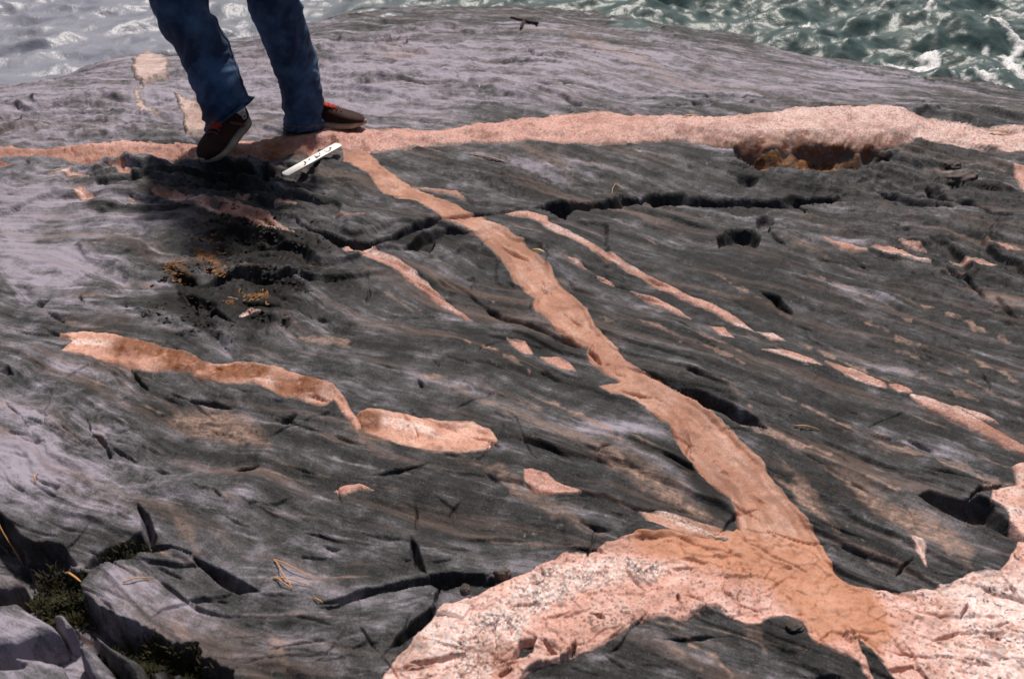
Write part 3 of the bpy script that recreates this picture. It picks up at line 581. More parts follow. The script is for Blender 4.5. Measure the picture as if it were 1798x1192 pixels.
def t_r(amount, spots=()):
    def f(k):
        r = np.zeros((len(k), 3)); x, y = PXf[k], PYf[k]; r[:, 0] = amount*sstep(-.2, .6, fbm(Xf[k]*14, Yf[k]*14, 2, 91)); r[:, 1] = .15+.5*sstep(.1, .6, fbm(psi.ravel()[k]*24, phi.ravel()[k]*3, 3, 93)); r[:, 2] = .08+.3*sstep(.3, .7, fbm(Xf[k]*30, Yf[k]*30, 2, 94))
        for (a, b_, rx, ry, v) in spots: r[:, 0] = np.maximum(r[:, 0], v*np.exp(-((x-a)/rx)**4-((y-b_)/ry)**4))
        return r
    return f
vein("pegmatite_lens", q("98,588 145,585 202,592 253,601 296,614 333,625 358,637 398,638 481,644 535,660 586,676 602,698 620,722 640,746 626,756 604,732 586,706 564,716 499,700 441,676 387,675 351,666 333,652 296,652 231,649 188,638 105,620 128,604"), .010, M_lens, 1.0, 1/5., lump=.008,
     tone=t_r(.25, [(250,614,52,16,1.2),(312,632,30,20,1.3),(420,656,64,14,1.2),(525,682,48,20,1.1),(350,642,18,14,1),(580,690,18,12,.6)]), label="long rust-spotted pink pegmatite lens")
vein("pegmatite_lens", q("627,724 645,718 665,716 723,726 781,736 831,741 860,755 874,772 853,789 817,795 774,794 730,786 687,773 647,761 624,744"), .012, M_lens, .9, 1/6., lump=.008, tone=t_r(.1, [(648,738,20,16,1.2)]), label="rounded pink pegmatite lens with a rusty end")
vein("granite_vein", q("600,449 633,440 665,448 698,462 734,487 770,512 806,538 836,557 817,555 781,536 734,506 690,479 643,459 607,455"), .007, M_vein, .6, 1/4., tone=t_r(.35), label="curved pink vein tapering to a point")
vein("granite_vein", q("888,589 922,599 938,620 922,625 898,608"), .004, M_vein, .5, 1/4., tone=t_r(.2))
vein("granite_vein", q("945,623 983,626 1001,637 1013,654 983,650 960,638"), .004, M_vein, .5, 1/4., tone=t_r(.2))
vein("granite_vein", ln("886,378 925,382 954,394 967,406 985,414 1027,430 1063,450 1106,470 1178,503 1250,538 1293,562 1327,581", [4,6,8,7,6,6,6,6,6,7,7,5]), .005, M_vein, .45, 1/3., tone=t_r(.4), label="long thin straight orange vein")
vein("granite_vein", ln("1329,580 1355,590 1380,600", [7,8,5]), .005, M_vein, .4, 1/3., tone=t_r(.7))
vein("granite_vein", ln("994,459 1012,464 1031,472", [3,5,3]), .004, M_vein, .35, 1/3., tone=t_r(.1))
vein("granite_vein", ln("1045,480 1065,488 1084,497", [3,4,5]), .004, M_vein, .35, 1/3., tone=t_r(.1))
vein("granite_vein", ln("1107,505 1150,520 1190,542 1214,556", [3,5,6,4]), .004, M_vein, .35, 1/3., tone=t_r(.1))
vein("granite_vein", ln("1246,571 1268,582 1290,598", [5,9,5]), .004, M_vein, .4, 1/3., tone=t_r(.3))
vein("granite_vein", ln("1336,618 1375,624 1410,633 1443,645", [3,6,7,5]), .006, M_vein, .35, 1/3., tone=t_r(.15))
vein("granite_vein", ln("1450,634 1490,652 1530,666 1557,678", [8,11,9,7]), .006, M_vein, .7, 1/3., tone=t_r(.5))
vein("granite_vein", ln("1562,676 1580,681 1600,688", [7,9,6]), .008, M_vein, .5, 1/3., tone=t_r(.6))
vein("granite_vein", ln("1600,694 1640,712 1690,731 1740,756 1800,786 1900,830", [8,11,11,10,10,10]), .005, M_vein, .9, 1/3., tone=t_r(.3))
vein("granite_vein", ln("1676,712 1720,730 1760,742", [5,7,4]), .004, M_vein, .8, 1/3., tone=t_r(.3))
vein("granite_vein", ln("1442,405 1480,424 1524,433", [3,6,5]), .006, M_vein, .5, 1/3., tone=t_r(.4))
vein("granite_vein", ln("1530,428 1580,439 1635,458", [5,6,3]), .005, M_vein, .5, 1/3., tone=t_r(.1))
vein("granite_vein", ln("1668,456 1715,466 1756,472", [4,6,4]), .006, M_vein, .6, 1/3., tone=t_r(.5))
vein("granite_vein", ln("1735,430 1765,444 1796,450", [5,7,5]), .004, M_vein, .8, 1/3., tone=t_r(.1))
vein("granite_vein", ln("1575,420 1610,434 1630,440", [3,5,3]), .004, M_vein, .6, 1/3., tone=t_r(.0))
vein("granite_vein", ln("723,328 763,335 799,341 818,355", [3,4,5,4]), .006, M_vein, .4, 1/3., tone=t_r(.6))
vein("granite_vein", ln("268,333 307,338 347,349 383,364 427,372 466,387 490,402 520,420", [7,9,8,8,8,9,6,3]), .006, M_vein, .8, 1/3., tone=t_r(.5), label="ragged pink and rust vein below the shoes")
vein("granite_vein", ln("376,358 418,350 438,348", [2,4,3]), .004, M_vein, .5, 1/3., tone=t_r(.7))
vein("granite_vein", ln("482,367 500,362 524,367", [3,5,4]), .004, M_vein, .4, 1/3., tone=t_r(.6))
vein("granite_vein", ln("590,384 640,388", [4,5]), .004, M_vein, .5, 1/3., tone=t_r(.2))
vein("granite_vein", ln("194,300 215,304 233,312", [8,10,7]), .006, M_vein, .6, 1/3., tone=t_r(.2))
vein("granite_vein", ln("120,338 145,342 168,348", [5,8,6]), .005, M_vein, .7, 1/3., tone=t_r(.2))
vein("granite_vein", ln("88,320 120,314 165,318", [4,6,3]), .004, M_vein, .7, 1/3., tone=t_r(.1))
vein("granite_vein", ln("-60,296 0,298 28,303", [6,8,4]), .006, M_vein, .7, 1/3., tone=t_r(.3))
vein("granite_vein", ln("225,346 245,351", [5,4]), .004, M_vein, .6, 1/3., tone=t_r(.1))
vein("granite_vein", q("918,822 935,820 962,828 977,840 1000,852 1022,866 962,865 938,860 920,846"), .008, M_vein, .6, 1/4., tone=t_r(.1), label="small pink lens split by a crack")
vein("granite_vein", q("586,864 604,853 632,851 660,868 630,864 605,872"), .006, M_vein, .6, 1/4., tone=t_r(.1))
vein("granite_vein", q("1122,892 1164,895 1246,920 1296,930 1290,948 1230,941 1172,931 1140,914"), .008, M_aplite, .7, 1/5., tone=t_r(.5), label="orange limb reaching out of the pegmatite")
vein("pegmatite_body", q("1930,812 1880,786 1840,800 1798,806 1776,817 1784,848 1742,858 1738,880 1766,897 1774,926 1800,946 1850,940 1900,955 1950,930 1965,860"), .014, M_peg, 1.4, 1/5., tone=t_r(.2), lump=.006, label="ragged pink pegmatite edge above a black hollow")
vein("granite_vein", q("1776,292 1800,298 1850,320 1850,345 1798,334 1784,314"), .02, M_vein, .6, 1/5., tone=t_r(.3))
vein("pegmatite_patch", q("228,112 240,97 262,86 284,94 299,108 294,126 298,140 272,144 252,156 240,140"), .04, M_pale, 1.8, 1/5., tone=t_r(.05), feather=30, label="pale pink patch of granite at the water's edge")
vein("granite_vein", ln("240,152 246,188 262,200 282,210", [7,7,7,4]), .004, M_pale, 1.5, 1/4., tone=t_r(.1), feather=16)
vein("pegmatite_patch", q("307,168 347,184 376,204 366,236 325,236 318,200"), .03, M_pale, 1.8, 1/5., tone=t_r(.05), feather=30)
vein("granite_vein", ln("1596,936 1616,955 1628,995", [5,10,3]), .005, M_peg, .8, 1/4., tone=t_r(.0))
vein("granite_vein", ln("395,520 425,526", [5,6]), .006, M_vein, .7, 1/4., tone=t_r(.9))
vein("granite_vein", ln("420,560 440,556 460,560", [5,8,5]), .006, M_vein, .7, 1/4., tone=t_r(.1))
# rock splinters standing in the mossy gap
SLABS = ["-60,1050 0,1054 29,1050 50,1068 92,1094 102,1106 66,1110 24,1128 -60,1122", "20,1146 66,1152 108,1162 120,1182 140,1230 -60,1230 -60,1172 38,1164", "90,1068 110,1072 125,1092 112,1097",
         "137,1126 160,1131 190,1163 210,1192 222,1230 190,1230 168,1190 150,1158", "165,1105 196,1127 240,1152 262,1180 275,1220 250,1220 222,1168 187,1134", "262,1172 288,1166 292,1190 290,1225 270,1225",
         "300,1176 314,1170 318,1192 316,1225 304,1225", "-40,998 20,1002 40,1018 10,1028 -40,1030"]
for s_ in SLABS:
    vein("rock_splinter", q(s_), .004, M_gneiss, .5, 1/3., base=Hunc-0.012, sink=.0, fill=True)
    n_, f_, z_, *_ = VEINS[-1]; kk = np.nonzero(f_ > -9)[0]
    z_[kk] = np.where(f_[kk] < 0, z_[kk]+f_[kk]*.010, z_[kk])

ROCK_CO = np.stack([Xf, Yf, bed], -1)
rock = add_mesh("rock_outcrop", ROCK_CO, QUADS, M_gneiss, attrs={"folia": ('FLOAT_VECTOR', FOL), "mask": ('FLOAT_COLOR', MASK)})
rock["kind"] = "structure"; rock["label"] = "banded grey gneiss outcrop cut by pink veins and open cracks"
TOP = bed.copy()
for (name, full, z, material, tone, label, blend, feather) in VEINS:
    use = (full > -7.5)[QUADS].all(1); Q = QUADS[use]
    if len(Q) < 4: continue
    u, inv = np.unique(Q, return_inverse=True); co = np.stack([Xf[u], Yf[u], z[u]], -1); TOP[u] = np.maximum(TOP[u], z[u])
    at = {"folia": ('FLOAT_VECTOR', FOL[u]), "mask": ('FLOAT_COLOR', MASK[u])}
    if tone is not None:
        tt = np.clip(tone(u), 0, 1); at = {"tone": ('FLOAT_COLOR', np.concatenate([tt, np.clip(full[u]/feather, 0, 1)[:, None]], 1))}
    if blend is not None: at["blend"] = ('FLOAT', blend(u))
    o = add_mesh(name, co, inv.reshape(-1, 4), material, rock, at)
    if label: o["label"] = label
TOP2 = TOP.reshape(R_, C_)
def ground(x, y):
    j = np.searchsorted(Yr, y); j = min(max(j, 1), R_-1); ty = (y-Yr[j-1])/(Yr[j]-Yr[j-1])
    v = []
    for jj in (j-1, j):
        i = min(max(np.searchsorted(X[jj], x), 1), C_-1); tx = (x-X[jj, i-1])/(X[jj, i]-X[jj, i-1]); v.append(TOP2[jj, i-1]*(1-tx)+TOP2[jj, i]*tx)
    return float(v[0]*(1-ty)+v[1]*ty)
def spot(px, py, lift=0.0):
    """where the photograph's pixel meets the rock"""
    z = 0.0
    for _ in range(6):
        x, y = pix(px, py, z); z = ground(float(x), float(y))
    return Vector((float(x), float(y), z+lift))

# ------------------------------------------------------------------ sea
ry = np.concatenate([np.linspace(3.4, 9.5, 470), 9.5+np.linspace(0.02, 1, 60)**2.6*400]); rs = np.concatenate([-1.2-np.linspace(1, .03, 30)*1.5, np.linspace(-1.2, 1.2, 620), 1.2+np.linspace(.03, 1, 30)*1.5])
WS, WY = np.meshgrid(rs, ry); WX = WS*((WY*CT+1.67*ST)*899/FPX)
wz = np.zeros_like(WX); rg = np.random.default_rng(5)
wx = WX+.05*fbm(WX*1.5, WY*1.5, 2, 3); wy = WY+.05*fbm(WX*1.5, WY*1.5, 2, 6)
chop = 1.3+0.4*sstep(.5, 2.5, WX)
for i in range(46):
    lam = 0.15*(9.5**(i/45.)); a = math.radians(-62+rg.normal(0, 32)); kx, ky = 2*np.pi/lam*math.cos(a), 2*np.pi/lam*math.sin(a)
    amp = 0.0075*lam**0.85*(0.6+rg.random()); damp = np.clip(1-(WY-8)/(60*lam), 0, 1)
    wz += amp*damp*(1-np.abs(np.sin(0.5*(kx*wx+ky*wy)+rg.random()*6.28))*2+.3)
wz = wz*chop+chop*((.005+.007*sstep(-1, 1.5, WX))*fbm(wx*5+wy*3, wy*4-wx*1.5, 3, 8)+.02*fbm(WX*.9, WY*.9, 2, 13))*np.clip(1-(WY-8)/40, 0, 1)
WPX, WPY = proj(WX, WY, WATER)
fo = np.full(WX.shape, -50.)
for pts, w in [("1555,106 1600,116 1640,122 1665,128 1700,148 1750,164 1798,176",[6,12,15,6,6,7,8]),("1798,70 1775,85 1768,110 1780,135 1798,150",[18,16,10,12,14]),("1612,108 1630,98 1650,112",[8,9,6]),("1488,70 1510,74",[4,5]),
               ("1600,62 1625,42 1640,30",[3,5,2]),("1720,88 1735,80 1725,98",[6,8,5]),("1590,36 1600,32",[5,5]),("1515,42 1525,46",[5,4]),("1720,55 1745,48 1790,62",[4,7,8]),("1700,112 1715,108",[4,6]),("1735,140 1750,128 1765,150",[4,6,4]),
               ("1412,48 1420,44",[4,4]),("1660,160 1700,160",[2,3]),("1640,62 1665,52",[2,4]),("1000,24 1060,30 1180,38 1260,50 1330,64",[1,2,2,2,2]),("1690,30 1720,36",[2,4])]:
    fo = np.maximum(fo, sd_line(WPX, WPY, P(pts), w))
fn = fbm(WX*9+WY*2, WY*9, 4, 44)*6+pn(WX*60, WY*60, 47)*2
foam = np.clip((fo+fn)/4, 0, 1); foam = np.maximum(foam, .8*sstep(.85, 1.1, fbm(WX*4, WY*6, 4, 48)+.35*sstep(2.2, 3.6, WX))*sstep(1.3, 2.4, WX))
wz += foam*(.010+.012*pn(WX*30, WY*30, 49)+.006*pn(WX*80, WY*80, 50))
m, nt, b = mat("sea_water"); B = NB(nt); oc = B.n("TexCoord").outputs["Object"]; fa = B.attr("foam").outputs["Fac"]; sh = B.attr("sky_sheen").outputs["Fac"]
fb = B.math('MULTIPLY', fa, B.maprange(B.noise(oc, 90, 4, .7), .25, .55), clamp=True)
B.l(B.mix(fb, B.mix(sh, (.048, .078, .074), (.205, .21, .25)), (.82, .80, .80)), b.inputs["Base Color"]); B.l(B.maprange(fb, 0, 1, .40, .75), b.inputs["Roughness"]); b.inputs["IOR"].default_value = 1.333  # left water lighter lilac: sky reflection painted into the base colour
B.l(B.bump(B.noise(B.vmul(oc, (1, .8, 1)), 24, 4, .6), .3, .02), b.inputs["Normal"])
wi = np.arange(WX.size).reshape(WX.shape); WQ = np.stack([wi[:-1, :-1], wi[:-1, 1:], wi[1:, 1:], wi[1:, :-1]], -1).reshape(-1, 4)
sea = add_mesh("sea", np.stack([WX.ravel(), WY.ravel(), (WATER+wz).ravel()], -1), WQ, m, None, {"foam": ('FLOAT', foam.ravel()), "sky_sheen": ('FLOAT', (sstep(0.2, -2.2, WX+.5*fbm(WX, WY, 2, 90))*sstep(14, 7, WY)).ravel())}); sea["kind"] = "structure"

# ------------------------------------------------------------------ things
def tag(o, label, cat, group=None):
    o["label"] = label; o["category"] = cat
    if group: o["group"] = group
    return o
def simple(name, col, rough=.6, spec=.4, bump=None, var=None, sheen=0.0):
    m, nt, b = mat(name); B = NB(nt); oc = B.n("TexCoord").outputs["Object"]
    c = col
    if var: c = B.mix(B.maprange(B.noise(oc, var[0], 4, .65), .35, .65), col, var[1]); B.l(c, b.inputs["Base Color"])
    else: b.inputs["Base Color"].default_value = (*col, 1)
    b.inputs["Roughness"].default_value = rough; b.inputs["Specular IOR Level"].default_value = spec
    if sheen: b.inputs["Sheen Weight"].default_value = sheen
    if bump: B.l(B.bump(B.noise(oc, bump[0], 3, .6), bump[1], bump[2]), b.inputs["Normal"])
    return m
def from_lists(name, vs_, fs, material, parent=None, smooth=True):
    me = bpy.data.meshes.new(name); me.from_pydata([tuple(v) for v in vs_], [], fs); me.update()
    me.polygons.foreach_set("use_smooth", [smooth]*len(me.polygons)); me.materials.append(material)
    o = bpy.data.objects.new(name, me); COL.objects.link(o); o.parent = parent
    return o
def loft(rings, close=True, cap=(True, True)):
    vs_, fs, n = [], [], len(rings[0])
    for r in rings: vs_ += list(r)
    for i in range(len(rings)-1):
        for j in range(n if close else n-1):
            k2 = (j+1) % n; fs.append((i*n+j, i*n+k2, (i+1)*n+k2, (i+1)*n+j))
    if cap[0]: fs.append(tuple(range(n))[::-1])
    if cap[1]: fs.append(tuple(range((len(rings)-1)*n, len(rings)*n)))
    return vs_, fs
def tube_rings(path, radii, n=24, noisef=None, flat=None, up=Vector((0, 1, 0))):
    rings = []; L = len(path); prev = None
    for i, p in enumerate(path):
        t_ = (path[min(i+1, L-1)]-path[max(i-1, 0)]).normalized()
        a = (up-t_*up.dot(t_)).normalized(); c = t_.cross(a)
        r = []
        for j in range(n):
            th = 2*math.pi*j/n; rr = radii[i]
            fx, fy = (flat[i] if flat else (1, 1))
            d = a*math.cos(th)*fx+c*math.sin(th)*fy
            k2 = 1+(noisef(i/(L-1), th) if noisef else 0)
            r.append(p+d*rr*k2)
        rings.append(r)
    return rings
def sample_path(pts, rad, n):
    """smooth path through pts with radii"""
    out, rr = [], []
    m_ = len(pts)
    for i in range(n):
        u = i/(n-1)*(m_-1); j = min(int(u), m_-2); f = u-j
        p0, p1, p2, p3 = pts[max(j-1, 0)], pts[j], pts[j+1], pts[min(j+2, m_-1)]
        out.append(0.5*((2*p1)+(p2-p0)*f+(2*p0-5*p1+4*p2-p3)*f*f+(3*p1-p0-3*p2+p3)*f**3)); f2 = f*f*(3-2*f); rr.append(rad[j]*(1-f2)+rad[j+1]*f2)
    return out, rr
V = Vector

# ---- person: stands on the pink dyke, seen from the knees down
ANK = [V((-1.106, 3.715, .145)), V((-.822, 3.86, .085))]; KNE = [V((-1.20, 3.70, .565)), V((-.900, 3.85, .525))]
HIP = [V((-1.08, 3.83, .975)), V((-.90, 3.86, .985))]; PEL = V((-.99, 3.86, 1.02))
CHE = V((-.89, 3.85, 1.35)); NEC = V((-.85, 3.82, 1.545)); HEA = V((-.835, 3.78, 1.70))
M_skin = simple("skin", (.50, .30, .22), .55, .4, (90, .2, .002)); M_hair = simple("hair", (.05, .03, .02), .5, .4, (200, .5, .004))
verts, edges, rad = [], [], []
def chain(start, pts):
    prev = start
    for p, r in pts:
        verts.append(p); rad.append(r); i = len(verts)-1
        if prev is not None: edges.append((prev, i))
        prev = i
    return prev
root_i = chain(None, [(PEL, .12)])
ch = chain(root_i, [(PEL.lerp(CHE, .45), .105), (CHE, .125), (CHE.lerp(NEC, .7), .085)])
nk = chain(ch, [(NEC, .052), (NEC.lerp(HEA, .45)+V((0, -.005, 0)), .062), (HEA, .088), (HEA+V((0, .0, .075)), .07)])
chain(len(verts)-2, [(HEA+V((0, -.085, -.005)), .022), (HEA+V((0, -.10, -.02)), .012)])       # nose
for s in (0, 1):
    chain(root_i, [(HIP[s], .085), (HIP[s].lerp(KNE[s], .5), .075), (KNE[s], .055), (KNE[s].lerp(ANK[s], .35), .054), (ANK[s]+V((0, 0, .06)), .036), (ANK[s]+V((0, 0, -.01)), .036)])
    sg = -1 if s == 0 else 1
    SH = CHE+V((sg*.19, 0, .12)); EL = SH+V((sg*.07, .03, -.29)); WR = EL+V((-sg*.02, -.16, -.18)); HD = WR+V((-sg*.01, -.06, -.05))
    h_i = chain(ch-1, [(SH, .055), (EL, .042), (WR, .028), (HD, .032)])
    for f_ in range(5):
        d = V((-sg*.012*(f_-1.5), -.032-.004*(1 if f_ in (1, 2) else 0), -.026)) if f_ < 4 else V((-sg*.04, -.012, .0))
        chain(h_i, [(HD+d*.9+V((-sg*.006*(f_-1.5), 0, 0)) if f_ < 4 else HD+d*.8, .0095), (HD+d*1.7+V((0, 0, -.012)), .0085), (HD+d*2.2+V((0, .006, -.03)), .0075)])
me = bpy.data.meshes.new("person"); me.from_pydata([tuple(v) for v in verts], edges, []); me.update()
person = bpy.data.objects.new("person", me); COL.objects.link(person); me.materials.append(M_skin)
sk = person.modifiers.new("skin", 'SKIN')
for i, v in enumerate(me.skin_vertices[0].data): v.radius = (rad[i], rad[i]); v.use_root = (i == root_i)
sk.use_smooth_shade = True
sb = person.modifiers.new("sub", 'SUBSURF'); sb.levels = 1; sb.render_levels = 2
tag(person, "person in dark blue jeans and brown trainers standing on the pink dyke", "person")

m, nt, b = mat("denim"); B = NB(nt); oc = B.n("TexCoord").outputs["Object"]
wv = B.n("TexWave"); B.l(B.vmul(oc, (1, 1, .35)), wv.inputs["Vector"]); wv.inputs["Scale"].default_value = 320; wv.inputs["Distortion"].default_value = 2
fade = B.maprange(B.noise(oc, 9, 4, .6), .42, .68)
c = B.mix(fade, (.016, .036, .095), (.075, .160, .300)); c = B.mix(B.maprange(wv.outputs["Fac"], .2, .9, 0, .30), c, (.060, .095, .16))
B.l(c, b.inputs["Base Color"]); b.inputs["Roughness"].default_value = .85; b.inputs["Specular IOR Level"].default_value = .2; b.inputs["Sheen Weight"].default_value = .08
B.l(B.bump(wv.outputs["Fac"], .3, .0015, B.bump(B.noise(oc, 60, 3), .3, .004)), b.inputs["Normal"]); M_denim = m
M_thread = simple("jeans_thread", (.28, .15, .05), .8)
def wrk(seed, fl=1.0):
    def f(t_, th):
        z = t_*9.0
        a = float(pn(np.float32(math.cos(th)*1.2+seed), np.float32(z*1.1+math.sin(th)*1.2)))
        b_ = float(pn(np.float32(math.cos(th)*.9+seed*2+z*.25), np.float32(z*3.2+math.sin(th)*2.4)))
        hem = math.exp(-((t_-.04)/.06)**2)
        knee = math.exp(-((t_-.46)/.10)**2)
        c_ = math.sin(z*4.4+2.2*math.sin(th+seed)+seed)
        rid = .30-abs(float(pn(np.float32(math.cos(th)*1.1+seed+z*.35), np.float32(z*2.0+math.sin(th)*1.5+seed))))
        rid = max(rid, -.25)
        return fl*(.05*a+.16*rid*(.6+1.1*hem+.9*knee)+.055*b_*(1+.8*hem+.7*knee)+.040*c_*(hem+.9*knee))
    return f
for s in (0, 1):
    a, kn, hp = ANK[s], KNE[s], HIP[s]
    low = V((-1.083, 3.668, .118)) if s == 0 else a+V((-.012, -.012, -.075))
    path, rr = sample_path([low, a.lerp(kn, .16)+(V((.020, -.034, 0)) if s == 0 else V((0, .004, 0))), a.lerp(kn, .45)+V((0, .02, 0)), kn, kn.lerp(hp, .5), hp, hp+V((0, 0, .07))],
                           [.094, .089, .094, .098, .102, .108, .10] if s == 0 else [.082, .080, .088, .092, .100, .108, .10], 170)
    rings = tube_rings(path, rr, 72, wrk(3.1 if s == 0 else 7.7, 1.0))
    if s == 0:
        for i in range(22):
            for p in rings[i]: p.z += .50*(p.x-path[i].x)*(1-i/22)
    inner = [[p+(path[0]-p)*.06+V((0, 0, .012)) for p in rings[0]], [p+(path[4]-p)*.10 for p in rings[4]]]
    vs_, fs = loft(inner[::-1]+rings, cap=(False, True))
    o = from_lists("trouser_leg", vs_, fs, M_denim, person)
    # hem stitching and outer seam
    for k2 in (6,):
        rg_ = [p+(p-path[k2]).normalized()*.0012 for p in rings[k2]]; rg2 = [p+V((0, 0, .0022)) for p in rg_]
        v2, f2 = loft([rg_, rg2], cap=(False, False)); from_lists("hem_seam", v2, f2, M_thread, o)
    sd2 = [p for p in range(0, 130, 1)]; jx = 54 if s == 0 else 18
    sp = [rings[i][jx]+(rings[i][jx]-path[i]).normalized()*.0015 for i in sd2]
    v2, f2 = loft(tube_rings(sp, [.0022]*len(sp), 6)); from_lists("side_seam", v2, f2, M_denim, o)
wp, wr = sample_path([PEL+V((0, 0, -.10)), PEL+V((0, 0, -.03)), PEL+V((0, 0, .06)), PEL+V((0, 0, .12))], [.16, .185, .172, .160], 16)
vs_, fs = loft(tube_rings(wp, wr, 40, flat=[(.72, 1.0)]*16)); from_lists("trouser_seat", vs_, fs, M_denim, person)
M_shirt = simple("shirt", (.22, .20, .18), .8, .2, (60, .3, .004))
tp, tr = sample_path([PEL+V((0, 0, .08)), PEL.lerp(CHE, .5), CHE, CHE.lerp(NEC, .55), NEC+V((0, 0, -.02))], [.17, .175, .20, .175, .07], 30)
vs_, fs = loft(tube_rings(tp, tr, 40, wrk(2.2, .7), flat=[(.66, 1.0)]*30)); from_lists("shirt", vs_, fs, M_shirt, person)
for sg in (-1, 1):
    SH = CHE+V((sg*.17, 0, .12)); EL = CHE+V((sg*.26, .03, -.17)); WR = EL+V((-sg*.02, -.15, -.165))
    ap, ar = sample_path([SH, SH.lerp(EL, .5), EL, EL.lerp(WR, .5), WR], [.085, .072, .06, .052, .045], 30)
    vs_, fs = loft(tube_rings(ap, ar, 28, wrk(5.0+sg, .9))); from_lists("sleeve", vs_, fs, M_shirt, person)
hv_, hf_ = loft([[HEA+V((math.cos(2*math.pi*j/28)*.102*math.cos(e), .014+math.sin(2*math.pi*j/28)*.108*math.cos(e), .02+.108*math.sin(e)+.004*math.sin(j*3))) for j in range(28)] for e in [0.05+i*.18 for i in range(9)]], cap=(False, True))
from_lists("hair", hv_, hf_, M_hair, person)

M_suede = simple("brown_suede", (.018, .0050, .004), .8, .25, (160, .4, .002), (35, (.042, .011, .008)), .05); M_sole = simple("sole_rubber", (.42, .33, .25), .7, .3, (60, .3, .002), (30, (.28, .21, .15)))
M_red = simple("red_tongue", (.42, .022, .010), .8, .2, (200, .3, .001)); M_white = simple("white_cotton", (.82, .79, .78), .9, .1, (220, .3, .001)); M_emb = simple("emblem_grey", (.55, .50, .46), .6); M_lace = simple("laces", (.16, .06, .045), .85, .2)
def shoe(heel, toe, side, uph=V((0, 0, 1)), emblem=True, k=1.0):
    f = (toe-heel).normalized(); L = (toe-heel).length; u = (uph-f*uph.dot(f)).normalized(); s = f.cross(u)
    def w(x, y, z): return heel+f*x*L/.295+s*y*k+u*z*k
    st = [0, .012, .035, .07, .11, .15, .19, .225, .255, .280, .295]; hw = [.020, .035, .044, .045, .046, .052, .059, .060, .054, .038, .013]; tp_ = [.082, .100, .104, .104, .104, .094, .080, .068, .058, .048, .034]
    rings = []
    for x, a, h in zip(st, hw, tp_):
        r = []
        for j in range(28):
            th = 2*math.pi*j/28; cy, cz = math.cos(th), math.sin(th); e = .62
            yy_ = a*math.copysign(abs(cy)**e, cy); zz_ = .020+(h-.020)*(.5+.5*math.copysign(abs(cz)**.8, cz)); tpr = 1-.42*max(0, (zz_-.03)/.07)
            r.append(w(x, yy_*tpr, zz_))
        rings.append(r)
    v1, f1 = loft(rings); o = from_lists("shoe", v1, f1, M_suede, person); sb_ = o.modifiers.new("s", 'SUBSURF'); sb_.levels = 1; sb_.render_levels = 2
    sr_ = []
    n = 44
    def outl(off, z, spring):
        r = []
        for j in range(n):
            q_ = j/n*2; side_ = 1 if q_ < 1 else -1; xx_ = (q_ if q_ < 1 else 2-q_); x = -.006+.307*(1-math.cos(math.pi*xx_))/2
            a = np.interp(x, st, hw); e2 = math.sqrt(max(0, 1-((x-.1475)/.1545)**6)); r.append(w(x, side_*(a+off)*e2, z+spring*max(0, (x-.2)/.09)**2+.004*max(0, 1-x/.03)))
        return r
    v1, f1 = loft([outl(-.002, .0, .010), outl(.005, .004, .010), outl(.006, .020, .008), outl(.001, .026, .006)]); so = from_lists("sole", v1, f1, M_sole, o)
    # tongue, laces, side stripe, heel emblem
    rg_ = []
    for x, z, a in [(.092, .112, .022), (.120, .106, .026), (.150, .098, .026), (.178, .088, .020)]:
        rg_.append([w(x, -a, z-.004), w(x, -a*.5, z+.002), w(x, a*.5, z+.002), w(x, a, z-.004), w(x, a*.6, z-.010), w(x, -a*.6, z-.010)])
    v1, f1 = loft(rg_); from_lists("tongue", v1, f1, M_red, o)
    for x, z in [(.128, .1055), (.146, .1005), (.164, .094), (.182, .087), (.198, .080)]:
        pts = [w(x+.004*math.sin(q_*3), q_*.026, z+.002-.010*q_*q_) for q_ in (-1, -.6, -.2, .2, .6, 1)]
        v1, f1 = loft(tube_rings(pts, [.0028]*6, 8, up=u)); from_lists("lace", v1, f1, M_lace, o)
    for sg in (1, -1):
        pts = [w(x, sg*(np.interp(x, st, hw)*(1-.42*max(0, (z-.03)/.07))+.0008), z) for x, z in [(.075, .030), (.09, .048), (.11, .066), (.125, .080)]]
        v1, f1 = loft(tube_rings(pts, [.006]*4, 8, up=u, flat=[(1, .35)]*4)); from_lists("side_stripe", v1, f1, M_lace, o)
    if emblem:
        c = w(.050, side*.041, .060); rg_ = []
        for j in range(20):
            th = 2*math.pi*j/20; d = f*math.cos(th)*.011+u*math.sin(th)*.013
            rg_.append([c+d*(1+.28*math.cos(p_))+s*side*.0028*math.sin(p_) for p_ in (0, 1.05, 2.1, 3.14, 4.19, 5.24)])
        rg_.append(rg_[0]); v1, f1 = loft(rg_, cap=(False, False)); from_lists("emblem", v1, f1, M_emb, o)
    return w
tz = ground(-1.125, 3.52)
toeA = V((-1.150, 3.490, ground(-1.13, 3.53)-.012)); heelA = V((-1.030, 3.735, .085))
wA = shoe(heelA, toeA, -1)
sp, srr = sample_path([wA(.05, 0, .05), wA(.040, 0, .095), wA(.040, 0, .14), ANK[0]+V((.02, -.02, .14))], [.036, .040, .040, .040], 40)
v1, f1 = loft(tube_rings(sp, srr, 48, lambda t_, th: .025*math.sin(th*20)+.02*math.sin(t_*22))); from_lists("sock", v1, f1, M_white, person)
gB = max(ground(-.80, 3.87), ground(-.65, 3.85)); heelB = V((-.875, 3.885, gB+.004)); toeB = V((-.590, 3.845, gB+.006))
wB = shoe(heelB, toeB, 1, emblem=False, k=.84)
sp, srr = sample_path([wB(.055, 0, .05), wB(.06, 0, .095), ANK[1]+V((0, 0, .04)), ANK[1]+V((0, 0, .12))], [.036, .038, .041, .045], 14)
v1, f1 = loft(tube_rings(sp, srr, 24)); from_lists("sock", v1, f1, M_white, person)

